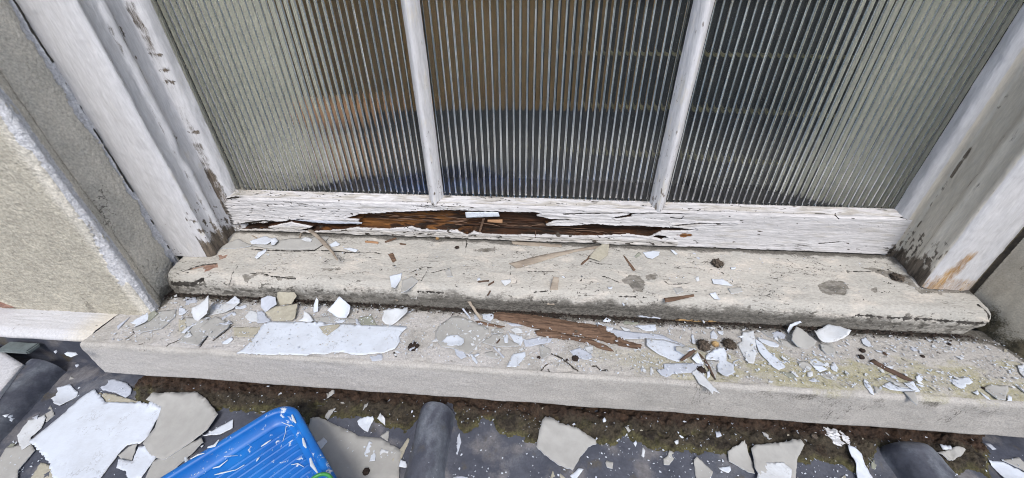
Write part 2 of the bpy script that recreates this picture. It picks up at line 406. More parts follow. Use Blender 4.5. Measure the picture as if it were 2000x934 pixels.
# ---- stone ledge
def stone_ledge():
    root = empty('stone_ledge', (0, .4, 0), 'long painted stone ledge with worn rounded front edge under the window', 'ledge')
    xs = np.concatenate([np.arange(-.722, .86, .0014), np.linspace(.87, 1.4, 12)])
    # profile: bottom back, bottom front, face, arris, top
    prof = [(.40, -.072), (.36, -.0715), (.343, -.071)]
    prof += [(.3395, -.069+.002*i) for i in range(0, 31)]
    R0 = .006
    for i in range(1, 9):
        a = math.pi/2*i/8; prof.append((.3395+R0*(1-math.cos(a)), -R0+R0*math.sin(a)))
    y = prof[-1][0]
    while y < .475: y += .0014; prof.append((y, 0))
    prof = np.array(prof)
    X = np.repeat(xs[:, None], len(prof), 1); Y = np.repeat(prof[None, :, 0], len(xs), 0).copy(); Z = np.repeat(prof[None, :, 1], len(xs), 0).copy()
    top = sstep(-.004, 0, Z)
    face = 1-sstep(-.012, -.004, Z)
    arr = sstep(-.014, -.006, Z)*(Y < .352)
    Z0, Y0 = Z.copy(), Y.copy()
    # loose thin plates of old paint
    plate = fbm(X, Y0, .03, .022, 4, 101)
    q = np.floor(plate*3.2)/3.2
    flat = (Y0 > .3465)
    Z += flat*(.0009*q+.0005*fbm(X, Y0, .006, oct=3, seed=103)+.0007*fbm(X, Y0, .1, oct=2, seed=104))
    Y += arr*(.0012*fbm(X, X*0, .05, oct=4, seed=105)+.0006*fbm(X, Z0, .01, oct=3, seed=106))
    Z += arr*.001*fbm(X, Y0, .03, oct=4, seed=107)
    low = Z0 < -.06
    Z += low*.0022*fbm(X, X*0, .09, oct=4, seed=108)
    Y += (Z0 > -.0695)*(Z0 < -.006)*(.0008*fbm(X, Z0, .07, .03, 4, 109)+.0003*fbm(X, Z0, .012, oct=3, seed=110))
    # broken patch near the middle of the front edge, holes where lumps sit
    br = poly_sd(X, Y0, [tuple(hit(*p)[:2]) for p in px('C', [(950,780),(1050,660),(1230,650),(1400,740),(1400,835),(1080,850),(1000,810)])]+[])
    br = sstep(-.001, .001, br+.006*fbm(X, Y0, .02, oct=4, seed=112))
    Z -= br*flat*(.0016+.001*fbm(X, Y0, .01, oct=3, seed=113))
    edge = crack_lines(X, Y0, .03, .02, .035, 115)*flat*.8
    xm = sstep(-.3, .45, X)
    crack = np.maximum(edge*(.35+.4*sstep(.0, .4, X)), 0)
    for c, pts, w in [('C', [(950,780),(1000,720),(1060,680)], .0006), ('C', [(1060,610),(1130,640),(1200,680),(1270,740),(1300,760)], .0011), ('C', [(1030,740),(1050,780)], .0006),
                      ('D', [(250,730),(300,720),(340,760),(400,760)], .0007), ('B', [(790,600),(810,640)], .001), ('D', [(1250,620),(1300,680),(1330,760),(1385,840)], .0012),
                      ('A', [(180,555),(290,405),(200,370)], .0008), ('A', [(310,490),(430,400),(490,350)], .0009), ('P', [(885,440),(940,400),(930,370)], .0007), ('P', [(1140,510),(1200,470),(1275,440)], .0009),
                      ('P', [(960,485),(1020,460)], .0006), ('F', [(1370,655),(1420,690)], .0006)]:
        P_ = [tuple(hit(*p)[:2]) for p in px(c, pts)]
        d = seg_dist(X, Y0, P_)+.0006*fbm(X, Y0, .005, oct=2, seed=9)
        crack = np.maximum(crack, sstep(w*1.7, w*.6, d)*flat)
    gap = sstep(.4560, .4585, Y0+(.0055+.004*sstep(.35, .1, X))*fbm(X, Y0, .018, oct=5, seed=141))*sstep(.72, .6, X)*flat
    crack = np.maximum(crack, gap)
    Z -= crack*.0012*flat
    moss = sstep(-.1, .35, X)*sstep(-.45, .5, fbm(X, Y0, .05, .03, 5, 120)+.6*(1-np.abs(Y0-.365)/.03))*flat*.75
    moss = np.maximum(moss, arr*sstep(.0, .5, X)*sstep(-.2, .6, fbm(X, Y0, .04, oct=4, seed=121))*.5)
    run = face*sstep(.05, .5, X)*sstep(-.008, -.03, -(-Z0)) if False else 0
    stain = sstep(-.2, .7, fbm(X, Z0, .05, .05, 4, 122))*sstep(-.045, -.008, Z0)*(Z0 < -.004)*sstep(.15, .4, X)*.6
    back = sstep(.440, .459, Y0+.006*fbm(X, Y0, .02, oct=4, seed=123))
    dirt = np.maximum(back*.9, sstep(.55, .9, fbm(X, Y0, .01, oct=3, seed=125))*flat*.6)
    endd = sstep(.012, .0, seg_dist(X, Y0, [(.675, .465), (.71, .44), (.716, .42)])+.004*fbm(X, Y0, .01, oct=3, seed=129))
    endl = sstep(.016, .0, seg_dist(X, Y0, [(-.665, .47), (-.672, .445), (-.668, .425)])+.006*fbm(X, Y0, .01, oct=4, seed=131))
    dirt = np.maximum(dirt, np.maximum(stain, np.maximum(endd, endl)))
    dust = flat*sstep(-.2, .5, fbm(X, Y0, .06, oct=5, seed=126)-.8*sstep(.1, .4, X)+.1)
    dust = np.maximum(dust, face*.7*sstep(.3, -.3, X))
    grid_obj('ledge_top', X, Y, Z, MAT['ledge'], root, dict(dust=dust, moss=moss, dirt=dirt, crack=crack), flip=False)
    box_obj('body', (-.7215, .3415, -.0705), (1.39, .5, -.0075), MAT['ledge'], root, .001)
stone_ledge()

# ---- timber window: sill, frame, rail, bars, panes
WIN = empty('window', (0, .58, .06), 'old white painted timber window of three ribbed glass panes with a rotten bottom rail', 'window')
def timber_sill():
    xs = np.arange(-.668, .692, .0013)
    prof = [(SILL_Y+.004, -.003), (SILL_Y+.002, .0)]
    z = .0015
    while z < .018: prof.append((SILL_Y+.0015*math.sin(z*140), z)); z += .0014
    y = SILL_Y+.0003
    while y < SILL_Y+.020:
        prof.append((y, float(sill_z(y)))); y += .0004 if y < SILL_Y+.003 else .001
    while y < .60: prof.append((y, float(sill_z(y)))); y += .0014
    prof = np.array(prof)
    n = len(prof)
    X = np.repeat(xs[:, None], n, 1); Y = np.repeat(prof[None, :, 0], len(xs), 0).copy(); Z = np.repeat(prof[None, :, 1], len(xs), 0).copy()
    # arc length for noise on the nose
    L = np.concatenate([[0], np.cumsum(np.hypot(np.diff(prof[:, 0]), np.diff(prof[:, 1])))]); Lg = np.repeat(L[None], len(xs), 0)
    Y0, Z0 = Y.copy(), Z.copy()
    k = sstep(.45, .72, X)          # right end cut back towards the foot
    X = X-(X > .64)*(X-.64)/.052*.024*sstep(.035, .0, Z0)
    front = sstep(.046, .030, Z0)
    top = 1-sstep(.05, .042, Z0)*1
    crack = crack_lines(X, Lg, .035, .010, .04, 201)*.9
    crack = np.maximum(crack, crack_lines(X, Lg, .012, .012, .045, 205)*sstep(.2, .6, fbm(X, Lg, .08, oct=2, seed=206)))
    bare = np.zeros_like(X); red = np.zeros_like(X)
    def W(c, pts): return [tuple(hit(*p)[:2]) for p in px(c, pts)]
    rag = .0048*fbm(X, Y0, .014, oct=5, seed=210, gain=.65)-.0008
    for c, pts, kind in [('Q', [(180,595),(250,560),(330,545),(390,540),(400,560),(360,580),(310,598),(300,572),(240,575)], 'red'),
                  ('Q', [(70,680),(240,670),(300,635),(310,645),(240,685),(110,690)], 'bare'),
                  ('Q', [(390,490),(440,490),(440,505),(400,520)], 'red'),
                  ('Q', [(540,620),(650,600),(630,625),(570,655),(550,650)], 'bare'),
                  ('Q', [(640,610),(760,625),(860,618),(860,635),(760,640)], 'bare'),
                  ('Q', [(1010,570),(1130,565),(1140,580),(1030,585)], 'bare'),
                  ('S', [(330,655),(400,605),(470,620),(500,670),(480,715),(430,710),(400,670)], 'bare'),
                  ('S', [(480,615),(560,600),(570,640),(510,650)], 'bare'),
                  ('T', [(0,545),(60,520),(150,525),(175,560),(160,615),(60,610),(0,580)], 'bare'),
                  ('T', [(310,575),(350,545),(370,570),(340,600)], 'bare'),
                  ('T', [(250,440),(420,455),(540,490),(600,560),(860,575),(900,600),(620,600),(560,560),(400,500)], 'bare'),
                  ('R', [(700,455),(830,440),(830,470),(700,475)], 'bare')]:
        sd = sstep(-.0006, .0006, poly_sd(X, Y0, W(c, pts))+rag)*(Z0 > .03)
        if kind == 'red': red = np.maximum(red, sd)
        else: bare = np.maximum(bare, sd)
    for c, pts, w in [('Q', [(175,595),(250,560),(320,548),(385,545)], .0013), ('Q', [(110,672),(180,668),(230,675),(300,640)], .0013), ('Q', [(540,615),(645,600),(720,622),(860,635)], .0009),
                      ('Q', [(460,680),(470,640),(510,560)], .0008), ('Q', [(590,455),(700,465),(860,467),(980,462),(1030,430),(1065,380)], .0014), ('Q', [(1020,462),(1100,468),(1245,478)], .0012),
                      ('R', [(0,472),(80,475),(140,485)], .0010), ('R', [(310,600),(380,570),(440,565)], .0009), ('R', [(650,475),(660,410),(655,385)], .001), ('R', [(380,650),(420,580)], .0007),
                      ('R', [(440,600),(520,580),(570,562)], .0007), ('R', [(360,715),(520,720)], .0008), ('R', [(1065,720),(1150,712)], .001), ('R', [(1030,590),(1130,590),(1130,615)], .0008), ('R', [(925,560),(925,610)], .0007),
                      ('S', [(150,525),(220,545),(290,548)], .0008), ('S', [(240,620),(290,635),(350,660)], .0010), ('S', [(620,655),(640,670),(775,665)], .0009), ('S', [(340,745),(440,745)], .0009),
                      ('T', [(170,465),(300,470),(420,455)], .0010), ('T', [(220,735),(1030,790)], .0006), ('T', [(970,670),(1040,760)], .0016)]:
        P_ = W(c, pts)
        d = seg_dist(X, Y0, P_)+.0008*fbm(X, Y0, .006, oct=2, seed=19)
        crack = np.maximum(crack, sstep(w*1.6, w*.5, d)*(Z0 > .02))
    gate = .55+.45*sstep(-.4, .3, fbm(X, Y0, .010, oct=4, seed=241)); crack = crack*gate
    Z = Z+(Z0 > .03)*(.0010*fbm(X, Y0, .07, .03, 3, 220)+.0004*np.floor(2*fbm(X, Y0, .05, .02, 3, 224))+.00025*fbm(X, Y0, .008, .004, 3, 221))
    Y = Y+front*(.0012*fbm(X, Z0, .05, .02, 4, 222)+.0007*fbm(X, Z0, .008, .005, 3, 223))
    dep = np.maximum(np.maximum(bare, red)*.0009, crack*.0011)
    Z = Z-dep*(Z0 > .03)
    Y = Y+dep*front
    # black mould over the nose and foot, strongest in the middle
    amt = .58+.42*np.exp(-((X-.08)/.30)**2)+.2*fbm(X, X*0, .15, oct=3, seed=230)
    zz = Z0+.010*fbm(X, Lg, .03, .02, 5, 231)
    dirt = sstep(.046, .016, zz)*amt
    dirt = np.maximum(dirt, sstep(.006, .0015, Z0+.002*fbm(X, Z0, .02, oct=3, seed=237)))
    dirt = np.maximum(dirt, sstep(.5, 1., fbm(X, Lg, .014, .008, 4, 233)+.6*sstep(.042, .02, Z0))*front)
    dirt = np.maximum(dirt, sstep(.570, .582, Y0+.004*fbm(X, Y0, .02, oct=4, seed=235))*.85)
    for c, p, r_ in [('S', (440,670), .016), ('T', (90,570), .017), ('T', (470,510), .006), ('T', (540,500), .010), ('T', (1060,800), .012), ('Q', (390,440), .012), ('Q', (110,700), .010), ('T', (460,400), .02), ('T', (900,590), .014)]:
        q = hit(*px(c, [p])[0]); dd = np.hypot(X-q[0], (Y0-q[1])*1.3)+.006*fbm(X, Y0, .012, oct=4, seed=240)
        dirt = np.maximum(dirt, sstep(r_, r_*.2, dd)*.75)
    dust = sstep(-.1, .8, fbm(X, Lg, .05, .02, 4, 250))*.8
    grid_obj('sill', X, Y, Z, MAT['sill'], WIN, dict(dust=dust, bare=bare, red=red, dirt=dirt, crack=crack), flip=False)
timber_sill()

def bottom_rail():
    Z0_, Z1_ = .0665, .1425
    xs = np.arange(-.612, .6125, .0011); zs = np.arange(Z0_, Z1_, .0009)
    X, Z = np.meshgrid(xs, zs, indexing='ij')
    def W(c, pts): return [(lambda q: (q[0], q[2]))(ony(*p, RAIL_Y)) for p in px(c, pts)]
    rag = .0011*fbm(X, Z, .012, .004, 4, 301)
    main = W('R', [(0,243),(180,232),(380,222),(640,220),(700,225),(1060,232)])+W('S', [(0,262),(60,270),(0,312),(170,300),(300,312),(540,318),(640,325),(790,335),(825,333),(780,345),(600,352),(520,388),(400,368),(200,380),(0,376)])+W('R', [(900,372),(760,366),(700,352),(660,375),(600,345),(380,342),(330,322),(200,336),(0,330)])
    cav = poly_sd(X, Z, main)+rag
    tongue = poly_sd(X, Z, W('O', [(575,240),(610,222),(830,205),(1130,213),(1140,248),(900,226),(700,243)]))+rag*.6
    tongue = np.maximum(tongue, poly_sd(X, Z, W('O', [(520,190),(590,178),(830,205),(760,212),(600,208)]))+rag*.6)
    left = poly_sd(X, Z, W('N', [(130,238),(330,225),(480,212),(820,238),(820,250),(720,262),(560,275),(420,262),(300,262),(180,262)]))+rag*1.2
    left2 = poly_sd(X, Z, W('N', [(730,205),(820,180),(830,240),(800,232),(810,215)]))+rag*.7
    keep = poly_sd(X, Z, W('N', [(330,250),(450,225),(560,250),(500,262),(380,262)]))+rag*.8
    low = poly_sd(X, Z, W('S', [(540,388),(560,372),(620,375),(640,388),(600,402)]))+rag*.6
    small = poly_sd(X, Z, W('S', [(305,262),(380,250),(430,238),(490,236),(420,250),(415,265),(320,275)]))+rag*.4
    thin = poly_sd(X, Z, W('S', [(655,312),(820,298),(1060,300),(820,308),(700,320)]))+rag*.3
    C = np.maximum(np.minimum(cav, -tongue), np.maximum(left2, np.maximum(small, np.maximum(thin, low))))
    C2 = np.minimum(left, -keep)
    cavm = sstep(-.0003, .0008, C)
    cav2 = sstep(-.0003, .0008, C2)
    depth = cavm*(.006+.010*sstep(.0, .006, C))+cav2*(.004+.006*sstep(0, .004, C2))
    fibre = .0022*fbm(X, Z, .11, .0035, 4, 305)+.0012*fbm(X, Z, .05, .0015, 3, 306)
    inside = np.maximum(cavm, cav2)
    lipo = sstep(-.004, -.0004, np.maximum(C, C2))*(1-inside)
    Y = RAIL_Y+np.minimum(np.minimum(depth*1.3, .0165)+inside*fibre*1.6, .0172)-lipo*.0016*sstep(-.5, .5, fbm(X, Z, .03, .01, 3, 309)+.4)
    # the lower loose lip: crusty and broken
    lip = sstep(.086, .078, Z+.003*fbm(X, X*0, .05, oct=3, seed=307))*(X < .25)*(1-inside)
    Y -= lip*(.0010+.0015*fbm(X, Z, .03, .004, 4, 308))
    crack = crack_lines(X, Z, .11, .0042, .045, 311, 4)*(1-sstep(.12, .4, X)*.85)
    crack = np.maximum(crack, crack_lines(X, Z, .05, .0030, .05, 315, 3)*sstep(.3, -.2, X)*.9)
    crack = np.maximum(crack, crack_lines(X, Z, .012, .010, .02, 316, 3)*.5)
    for c, pts, w in [('N', [(100,105),(250,90),(400,100),(700,100),(900,108),(1150,98),(1185,132),(1230,105),(1334,112)], .0014),
                      ('O', [(0,128),(60,110),(160,108)], .0012), ('O', [(330,122),(700,128),(1000,138),(1120,138),(1150,155),(1190,150),(1230,152)], .0013), ('N', [(480,212),(620,228),(820,232)], .0018),
                      ('N', [(150,240),(300,218),(420,225),(480,214)], .0014), ('N', [(220,95),(330,85),(420,100)], .0018), ('N', [(520,100),(640,104),(700,98)], .0016),
                      ('T', [(90,125),(300,118),(430,130),(600,158)], .0014), ('T', [(600,160),(605,200),(520,310)], .0022), ('T', [(0,300),(120,290)], .0008), ('T', [(100,125),(120,150)], .0008), ('S', [(0,245),(300,240),(480,238),(760,245)], .0008),
                      ('S', [(650,265),(720,275),(730,258)], .0008)]:
        d = seg_dist(X, Z, W(c, pts))+.0006*fbm(X, Z, .012, .004, 2, 19)
        crack = np.maximum(crack, sstep(w*1.7, w*.6, d))
    crack *= (1-inside)
    crack = np.maximum(crack, sstep(.0692, .0682, Z+.0006*fbm(X, Z*0, .02, oct=4, seed=342)))
    crack = crack*.8
    Y += crack*.0022*(1-inside)
    Y += (1-inside)*(.0005*fbm(X, Z, .05, .008, 4, 320)+.00045*np.floor(2.5*fbm(X, Z, .06, .006, 3, 321))*(1-.7*sstep(.15, .4, X)))
    Y += .006*sstep(.138, .1425, Z)+.004*sstep(.069, .0665, Z)
    amber = inside*sstep(-.05, -.22, X)*sstep(.3, -.2, np.abs(fbm(X, Z, .08, .008, 2, 330))-.25)*sstep(-.52, -.3, X)
    amber = np.maximum(amber, inside*sstep(.5, .9, fbm(X, Z, .07, .004, 3, 331)))
    q = ony(*px('S', [(740, 372)])[0], RAIL_Y)
    amber = np.maximum(amber, sstep(.010, .003, np.hypot((X-q[0])*.6, (Z-q[2])*1.6)+.003*fbm(X, Z, .01, oct=3, seed=333)))
    grey = np.maximum(lip*.8, sstep(.1, .7, fbm(X, Z, .08, .01, 4, 335))*.6)
    dirt = sstep(.0045, .0, Z-Z0_+.003*fbm(X, Z, .02, .006, 4, 336))
    q = ony(*px('T', [(470, 340)])[0], RAIL_Y)
    dirt = np.maximum(dirt, sstep(.022, .004, np.hypot((X-q[0]), (Z-q[2]))+.008*fbm(X, Z, .015, oct=4, seed=338)))
    dirt = np.maximum(dirt, sstep(.55, .8, fbm(X, Z, .02, .006, 4, 339)+.25*lip)*.9)
    dirt = np.maximum(dirt, sstep(.012, .002, X+.612+.006*fbm(X, Z, .01, oct=3, seed=340))*.7)
    grid_obj('bottom_rail', X, Y, Z, MAT['rail'], WIN, dict(wood=inside, amber=amber, grey=grey, dirt=dirt, crack=crack), flip=True)
        # torn fibres left in the hole
    rr = random.Random(12); V = []; F = []
    for i in range(46):
        x0 = rr.uniform(-.33, .22); q = rr.uniform(0, 1)
        zc = .112-.030*(x0+.33)/.55+rr.uniform(-.008, .007); L_ = rr.uniform(.008, .05); sl = rr.gauss(-.02, .05)
        if float(poly_sd(np.array(x0), np.array(zc), main)) < .001: continue
        k = len(V); w_ = rr.uniform(.0004, .0011); yb = RAIL_Y+rr.uniform(.002, .013)
        for j in range(4):
            t = j/3; x_ = x0+L_*(t-.5); z_ = zc+sl*L_*(t-.5)+rr.gauss(0, .0004); yy = yb-rr.uniform(0, .003)*(j in (0, 3))
            ww = w_*(1 if j in (1, 2) else .35)
            V += [(x_, yy, z_+ww), (x_, yy-ww, z_), (x_, yy, z_-ww)]
        for j in range(3):
            a_ = k+3*j; F += [(a_, a_+3, a_+4, a_+1), (a_+1, a_+4, a_+5, a_+2)]
    mesh_obj('torn_fibres', V, F, MAT['oldwood'], WIN, smooth=False)
    # sloped putty between the rail and the glass
    xs = np.arange(-.605, .6055, .0016); t = np.linspace(0, 1, 14)
    Xg, T = np.meshgrid(xs, t, indexing='ij')
    Yg = RAIL_Y+.004+T*(GLASS_Y-RAIL_Y-.0035); Zg = Z1_-.0005+T*.0065+.0007*fbm(Xg, T*.02, .02, oct=4, seed=350)
    cr = crack_lines(Xg, T*.02, .05, .006, .06, 352)
    grid_obj('putty', Xg, Yg, Zg, MAT['rail'], WIN, dict(wood=0*Xg, amber=0*Xg, grey=sstep(-.4, .4, fbm(Xg, T*.02, .05, .01, 3, 353)), dirt=sstep(.35, .8, fbm(Xg, T*.02, .03, .01, 3, 354))*.5, crack=cr), flip=False)
bottom_rail()

TOPZ = 1.25
ZS = np.concatenate([np.arange(0, .60, .0022), np.linspace(.61, TOPZ, 40)])
def strip_profile(name, plan, zfun, mat, parent, seed, masks, step=.0022, flip=False, amp=.0006, zs=None, label=None):
    """a vertical moulding: plan is a list of (x, y) joined by straight runs, swept up in z; zfun(x, y) is the foot height"""
    pts = []; L = [0]
    for (a, b), (c, d) in zip(plan[:-1], plan[1:]):
        n = max(1, int(math.hypot(c-a, d-b)/step))
        for i in range(n): pts.append((a+(c-a)*i/n, b+(d-b)*i/n))
    pts.append(plan[-1]); pts = np.array(pts)
    # soften the corners a little
    for _ in range(2): pts[1:-1] = pts[1:-1]*.5+(pts[:-2]+pts[2:])*.25
    s = np.concatenate([[0], np.cumsum(np.hypot(*np.diff(pts, axis=0).T))])
    zz = ZS if zs is None else zs
    Z, S_ = np.meshgrid(zz, s, indexing='ij')
    X = np.repeat(pts[None, :, 0], len(zz), 0); Y = np.repeat(pts[None, :, 1], len(zz), 0)
    foot = zfun(X, Y)
    Z = foot+(TOPZ-foot)*(Z/TOPZ)
    tx = np.gradient(pts[:, 0]); ty = np.gradient(pts[:, 1]); ln = np.hypot(tx, ty)+1e-9
    nx, ny = ty/ln, -tx/ln
    A = masks(X, Y, Z, S_)
    d = amp*fbm(S_, Z, .03, .10, 4, seed)+A.pop('_d', 0)
    return grid_obj(name, X+nx*d, Y+ny*d, Z, mat, parent, A, flip=flip)
def foot_sill(X, Y): return np.where(Y > SILL_Y+.002, sill_z(Y), .0)+.0005

# left frame: stile beside the glass, side face with beads, broad front face
def frame_masks_left(X, Y, Z, S_):
    n = fbm(S_, Z, .02, .06, 4, 401)
    low = sstep(.20, .07, Z+.04*fbm(S_, Z, .02, .05, 3, 402))
    crack = crack_lines(S_, Z, .006, .05, .05, 403)*low*(Y > .512)*(X > -.66)
    side = (X > -.622)*(Y < .582)*1.0
    dirt = sstep(.30, .6, fbm(S_, Z, .006, .012, 4, 404)+.55*low-.25)*low*side
    dirt = np.maximum(dirt, sstep(.10, .072, Z+.015*n)*side*.9)
    dirt = np.maximum(dirt, sstep(1.1, 1.3, fbm(S_, Z, .005, .009, 3, 405)))
    dirt = np.maximum(dirt, sstep(.003, .0005, np.abs(Y-.5815)+.0025*fbm(Z, Z*0, .03, oct=3, seed=410))*sstep(.26, .16, Z)*(X > -.62))
    for yy, am in ((.5525, .55), (.5425, .5), (.5185, .45), (.5835, .6)):
        gl = sstep(.0022, .0004, np.abs(Y-yy)+.0016*fbm(Z, S_, .02, oct=3, seed=int(yy*1e4)))*sstep(-.45, .35, fbm(Z, S_*0, .045, oct=4, seed=int(yy*1e4)+3)+low*.9)*(X > -.625)*am
        dirt = np.maximum(dirt, gl)
    for (cx_, cy_) in ((297, 112), (340, 106), (354, 137), (344, 160), (338, 258), (332, 268), (250, 58), (262, 66)):
        q = ony(cx_, cy_, .56 if cx_ < 336 else .585); dirt = np.maximum(dirt, sstep(.0032, .0010, np.hypot(Y-q[1], (Z-q[2])*.7)+.0016*fbm(S_, Z, .004, oct=3, seed=cx_))*(X > -.62)*.9)
    lump = .004*np.exp(-((Y-.552)/.006)**2-((Z-.235)/.016)**2)*(X > -.625)
    ck = crack_lines(S_, Z, .02, .02, .03, 408)*sstep(.16, .08, Z)
    lump = lump+.0005*fbm(S_, Z, .012, .05, 4, 411)+.0005*np.floor(1.8*fbm(S_, Z, .025, .06, 3, 412))
    return dict(grey=sstep(.2, .9, n)*.45*side+sstep(.3, .9, fbm(S_, Z, .03, .09, 4, 413))*.3, rust=0*Z, dirt=dirt, crack=np.maximum(crack, ck), _d=lump)
plan_left = [(-.588, .603), (-.592, .588), (-.601, .583), (-.612, .583), (-.613, .560), (-.610, .556), (-.606, .553), (-.606, .546), (-.611, .542), (-.611, .524), (-.606, .518), (-.612, .5135), (-.630, .511), (-.684, .511), (-.690, .5135)]
strip_profile('jamb', plan_left, foot_sill, MAT['frame'], WIN, 400, frame_masks_left, flip=False)
def frame_masks_right(X, Y, Z, S_):
    n = fbm(S_, Z, .02, .06, 4, 421)
    side = ((Y > .516)*(Y < .584)).astype(float)
    low = sstep(.16, .075, Z+.03*fbm(S_, Z, .02, .05, 3, 422))
    dirt = sstep(.2, .6, fbm(S_, Z, .005, .012, 4, 424)+.5*low-.1)*low*side
    dirt = np.maximum(dirt, sstep(.095, .07, Z+.02*n)*side)
    # long dark split beside the glass
    d = np.abs(Y-.5785-.001*fbm(Z, Z*0, .02, oct=3, seed=425))
    split = sstep(.0028, .001, d)*(sstep(.19, .20, Z)*sstep(.272, .255, Z)+.6*sstep(.315, .32, Z)*sstep(.345, .34, Z))*sstep(-.5, .1, fbm(Z, S_, .02, oct=3, seed=426))
    split = np.maximum(split, sstep(.0016, .0006, d)*sstep(.22, .14, Z)*sstep(-.3, .3, fbm(Z, S_, .012, oct=3, seed=427)))
    dirt = np.maximum(dirt, split)
    gr = sstep(.0035, .0008, np.abs(Y-.537)+.002*fbm(Z, S_, .012, oct=3, seed=428))*sstep(-.2, .4, fbm(Z, S_, .03, oct=3, seed=429))*sstep(.3, .1, Z)*.8
    dirt = np.maximum(dirt, gr*sstep(.15, .1, Z))
    for yy, am in ((.537, .5), (.5475, .5), (.5165, .35)):
        gl = sstep(.0022, .0004, np.abs(Y-yy)+.0018*fbm(Z, S_, .02, oct=3, seed=int(yy*1e4)))*sstep(-.3, .4, fbm(Z, S_*0, .045, oct=4, seed=int(yy*1e4)+3)+low*.9)*am
        dirt = np.maximum(dirt, gl)
    fx = (X-.640+(Z-.07)*-.25)
    rust = sstep(.016, .004, np.abs(fx)*(.7+.8*sstep(.06, .13, Z))+.004*fbm(X, Z, .01, oct=3, seed=430))*sstep(.135, .115, Z)*(Y < .516)*.9
    rust = np.maximum(rust, sstep(.080, .068, Z+.01*n)*(Y < .516)*.6)
    rust = rust*.75
    return dict(grey=side*.95, rust=rust, dirt=dirt, crack=crack_lines(S_, Z, .008, .03, .04, 431)*low*.8, _d=.0004*fbm(S_, Z, .012, .05, 4, 432)+.0005*np.floor(1.8*fbm(S_, Z, .025, .06, 3, 433)))
plan_right = [(.692, .5145), (.686, .512), (.632, .512), (.622, .514), (.618, .519), (.621, .524), (.621, .536), (.6175, .539), (.6175, .545), (.6215, .549), (.622, .582), (.612, .583), (.602, .585), (.597, .590), (.595, .603)]
strip_profile('jamb', plan_right, foot_sill, MAT['frame'], WIN, 420, frame_masks_right, flip=False)
def bar_masks(k):
    def f(X, Y, Z, S_):
        return dict(grey=sstep(0, .8, fbm(S_, Z, .01, .05, 4, 441+k))*.5+(k == 2)*sstep(.006, .016, S_)*.5*0, rust=0*Z, dirt=sstep(.55, .9, fbm(S_, Z, .008, .02, 4, 443+k)+.5*sstep(.20, .155, Z))*.7,
                    crack=np.maximum(crack_lines(S_, Z, .005, .06, .04, 445+k)*.7*sstep(.5, .3, Z), crack_lines(S_, Z, .02, .008, .03, 446+k)*sstep(.22, .16, Z)))
    return f
for k, cx in ((1, -.194), (2, .204)):
    plan = [(cx-.0135, .6015), (cx-.0115, .595), (cx-.0055, .5855), (cx-.002, .582), (cx+.003, .582), (cx+.0062, .5855), (cx+.012, .595), (cx+.0138, .6015)]
    strip_profile('glazing_bar', plan, lambda X, Y: 0*X+.1395, MAT['frame'], WIN, 440+k, bar_masks(k), flip=False, amp=.0008, step=.0012)

# ribbed glass
def glass_mat():
    m, nt, b = nodes_of('ribbed_glass')
    b.inputs['Base Color'].default_value = (.95, .96, .93, 1)
    b.inputs['Transmission Weight'].default_value = 1
    b.inputs['IOR'].default_value = 1.5
    rr = ramp(nt, noise(nt, 700, 3, .8), [(.62, .02), (.74, .35)])
    nt.links.new(rr, b.inputs['Roughness'])
    # a thin coat of dust and old paint flecks
    fl = ramp(nt, noise(nt, 260, 4, .75), [(.69, 0.), (.73, 1.)])
    d = N(nt, 'ShaderNodeBsdfDiffuse'); d.inputs[0].default_value = (.5, .5, .48, 1)
    ms = N(nt, 'ShaderNodeMixShader')
    fac = math_(nt, 'ADD', math_(nt, 'MULTIPLY', fl, .35), .005)
    nt.links.new(fac, ms.inputs[0]); nt.links.new(b.outputs[0], ms.inputs[1]); nt.links.new(d.outputs[0], ms.inputs[2])
    nt.links.new(ms.outputs[0], nt.nodes['Material Output'].inputs[0])
    return m
MAT['glass'] = glass_mat()
def pane(x0, x1):
    pitch, seg, A = .0107, 22, math.radians(66)
    R = pitch/2/math.sin(A)
    xs = []; ys = []
    n = int(math.ceil((x1-x0)/pitch))
    rv = random.Random(int(x0*1000))
    for i in range(n):
        Ai = A+math.radians(rv.uniform(-7, 4)); R = pitch/2/math.sin(Ai)
        for j in range(seg+(i == n-1)):
            t = -Ai+2*Ai*j/seg
            xs.append(x0+(i+.5)*pitch+R*math.sin(t)); ys.append(GLASS_Y+.0030+R*(math.cos(t)-math.cos(Ai)))
    z0, z1 = .146, TOPZ
    V = []; F = []
    m = len(xs)
    for x, y in zip(xs, ys): V += [(x, GLASS_Y, z0), (x, GLASS_Y, z1), (x, y, z0), (x, y, z1)]
    for i in range(m-1):
        a = 4*i; b = a+4
        F += [(a, b, b+1, a+1), (a+2, a+3, b+3, b+2), (a, a+2, b+2, b), (a+1, b+1, b+3, a+3)]
    F += [(0, 1, 3, 2), (4*m-4, 4*m-2, 4*m-1, 4*m-3)]
    return mesh_obj('glass_pane', V, F, MAT['glass'], WIN, smooth=False)
pane(-.600, -.199); pane(-.189, .199); pane(.2095, .6035)
box_obj('rebate', (-.612, .600, .062), (.612, .622, .1415), MAT['rail'], WIN)
box_obj('head', (-.69, .56, TOPZ), (.69, .63, TOPZ+.08), MAT['frame'], WIN, .003)

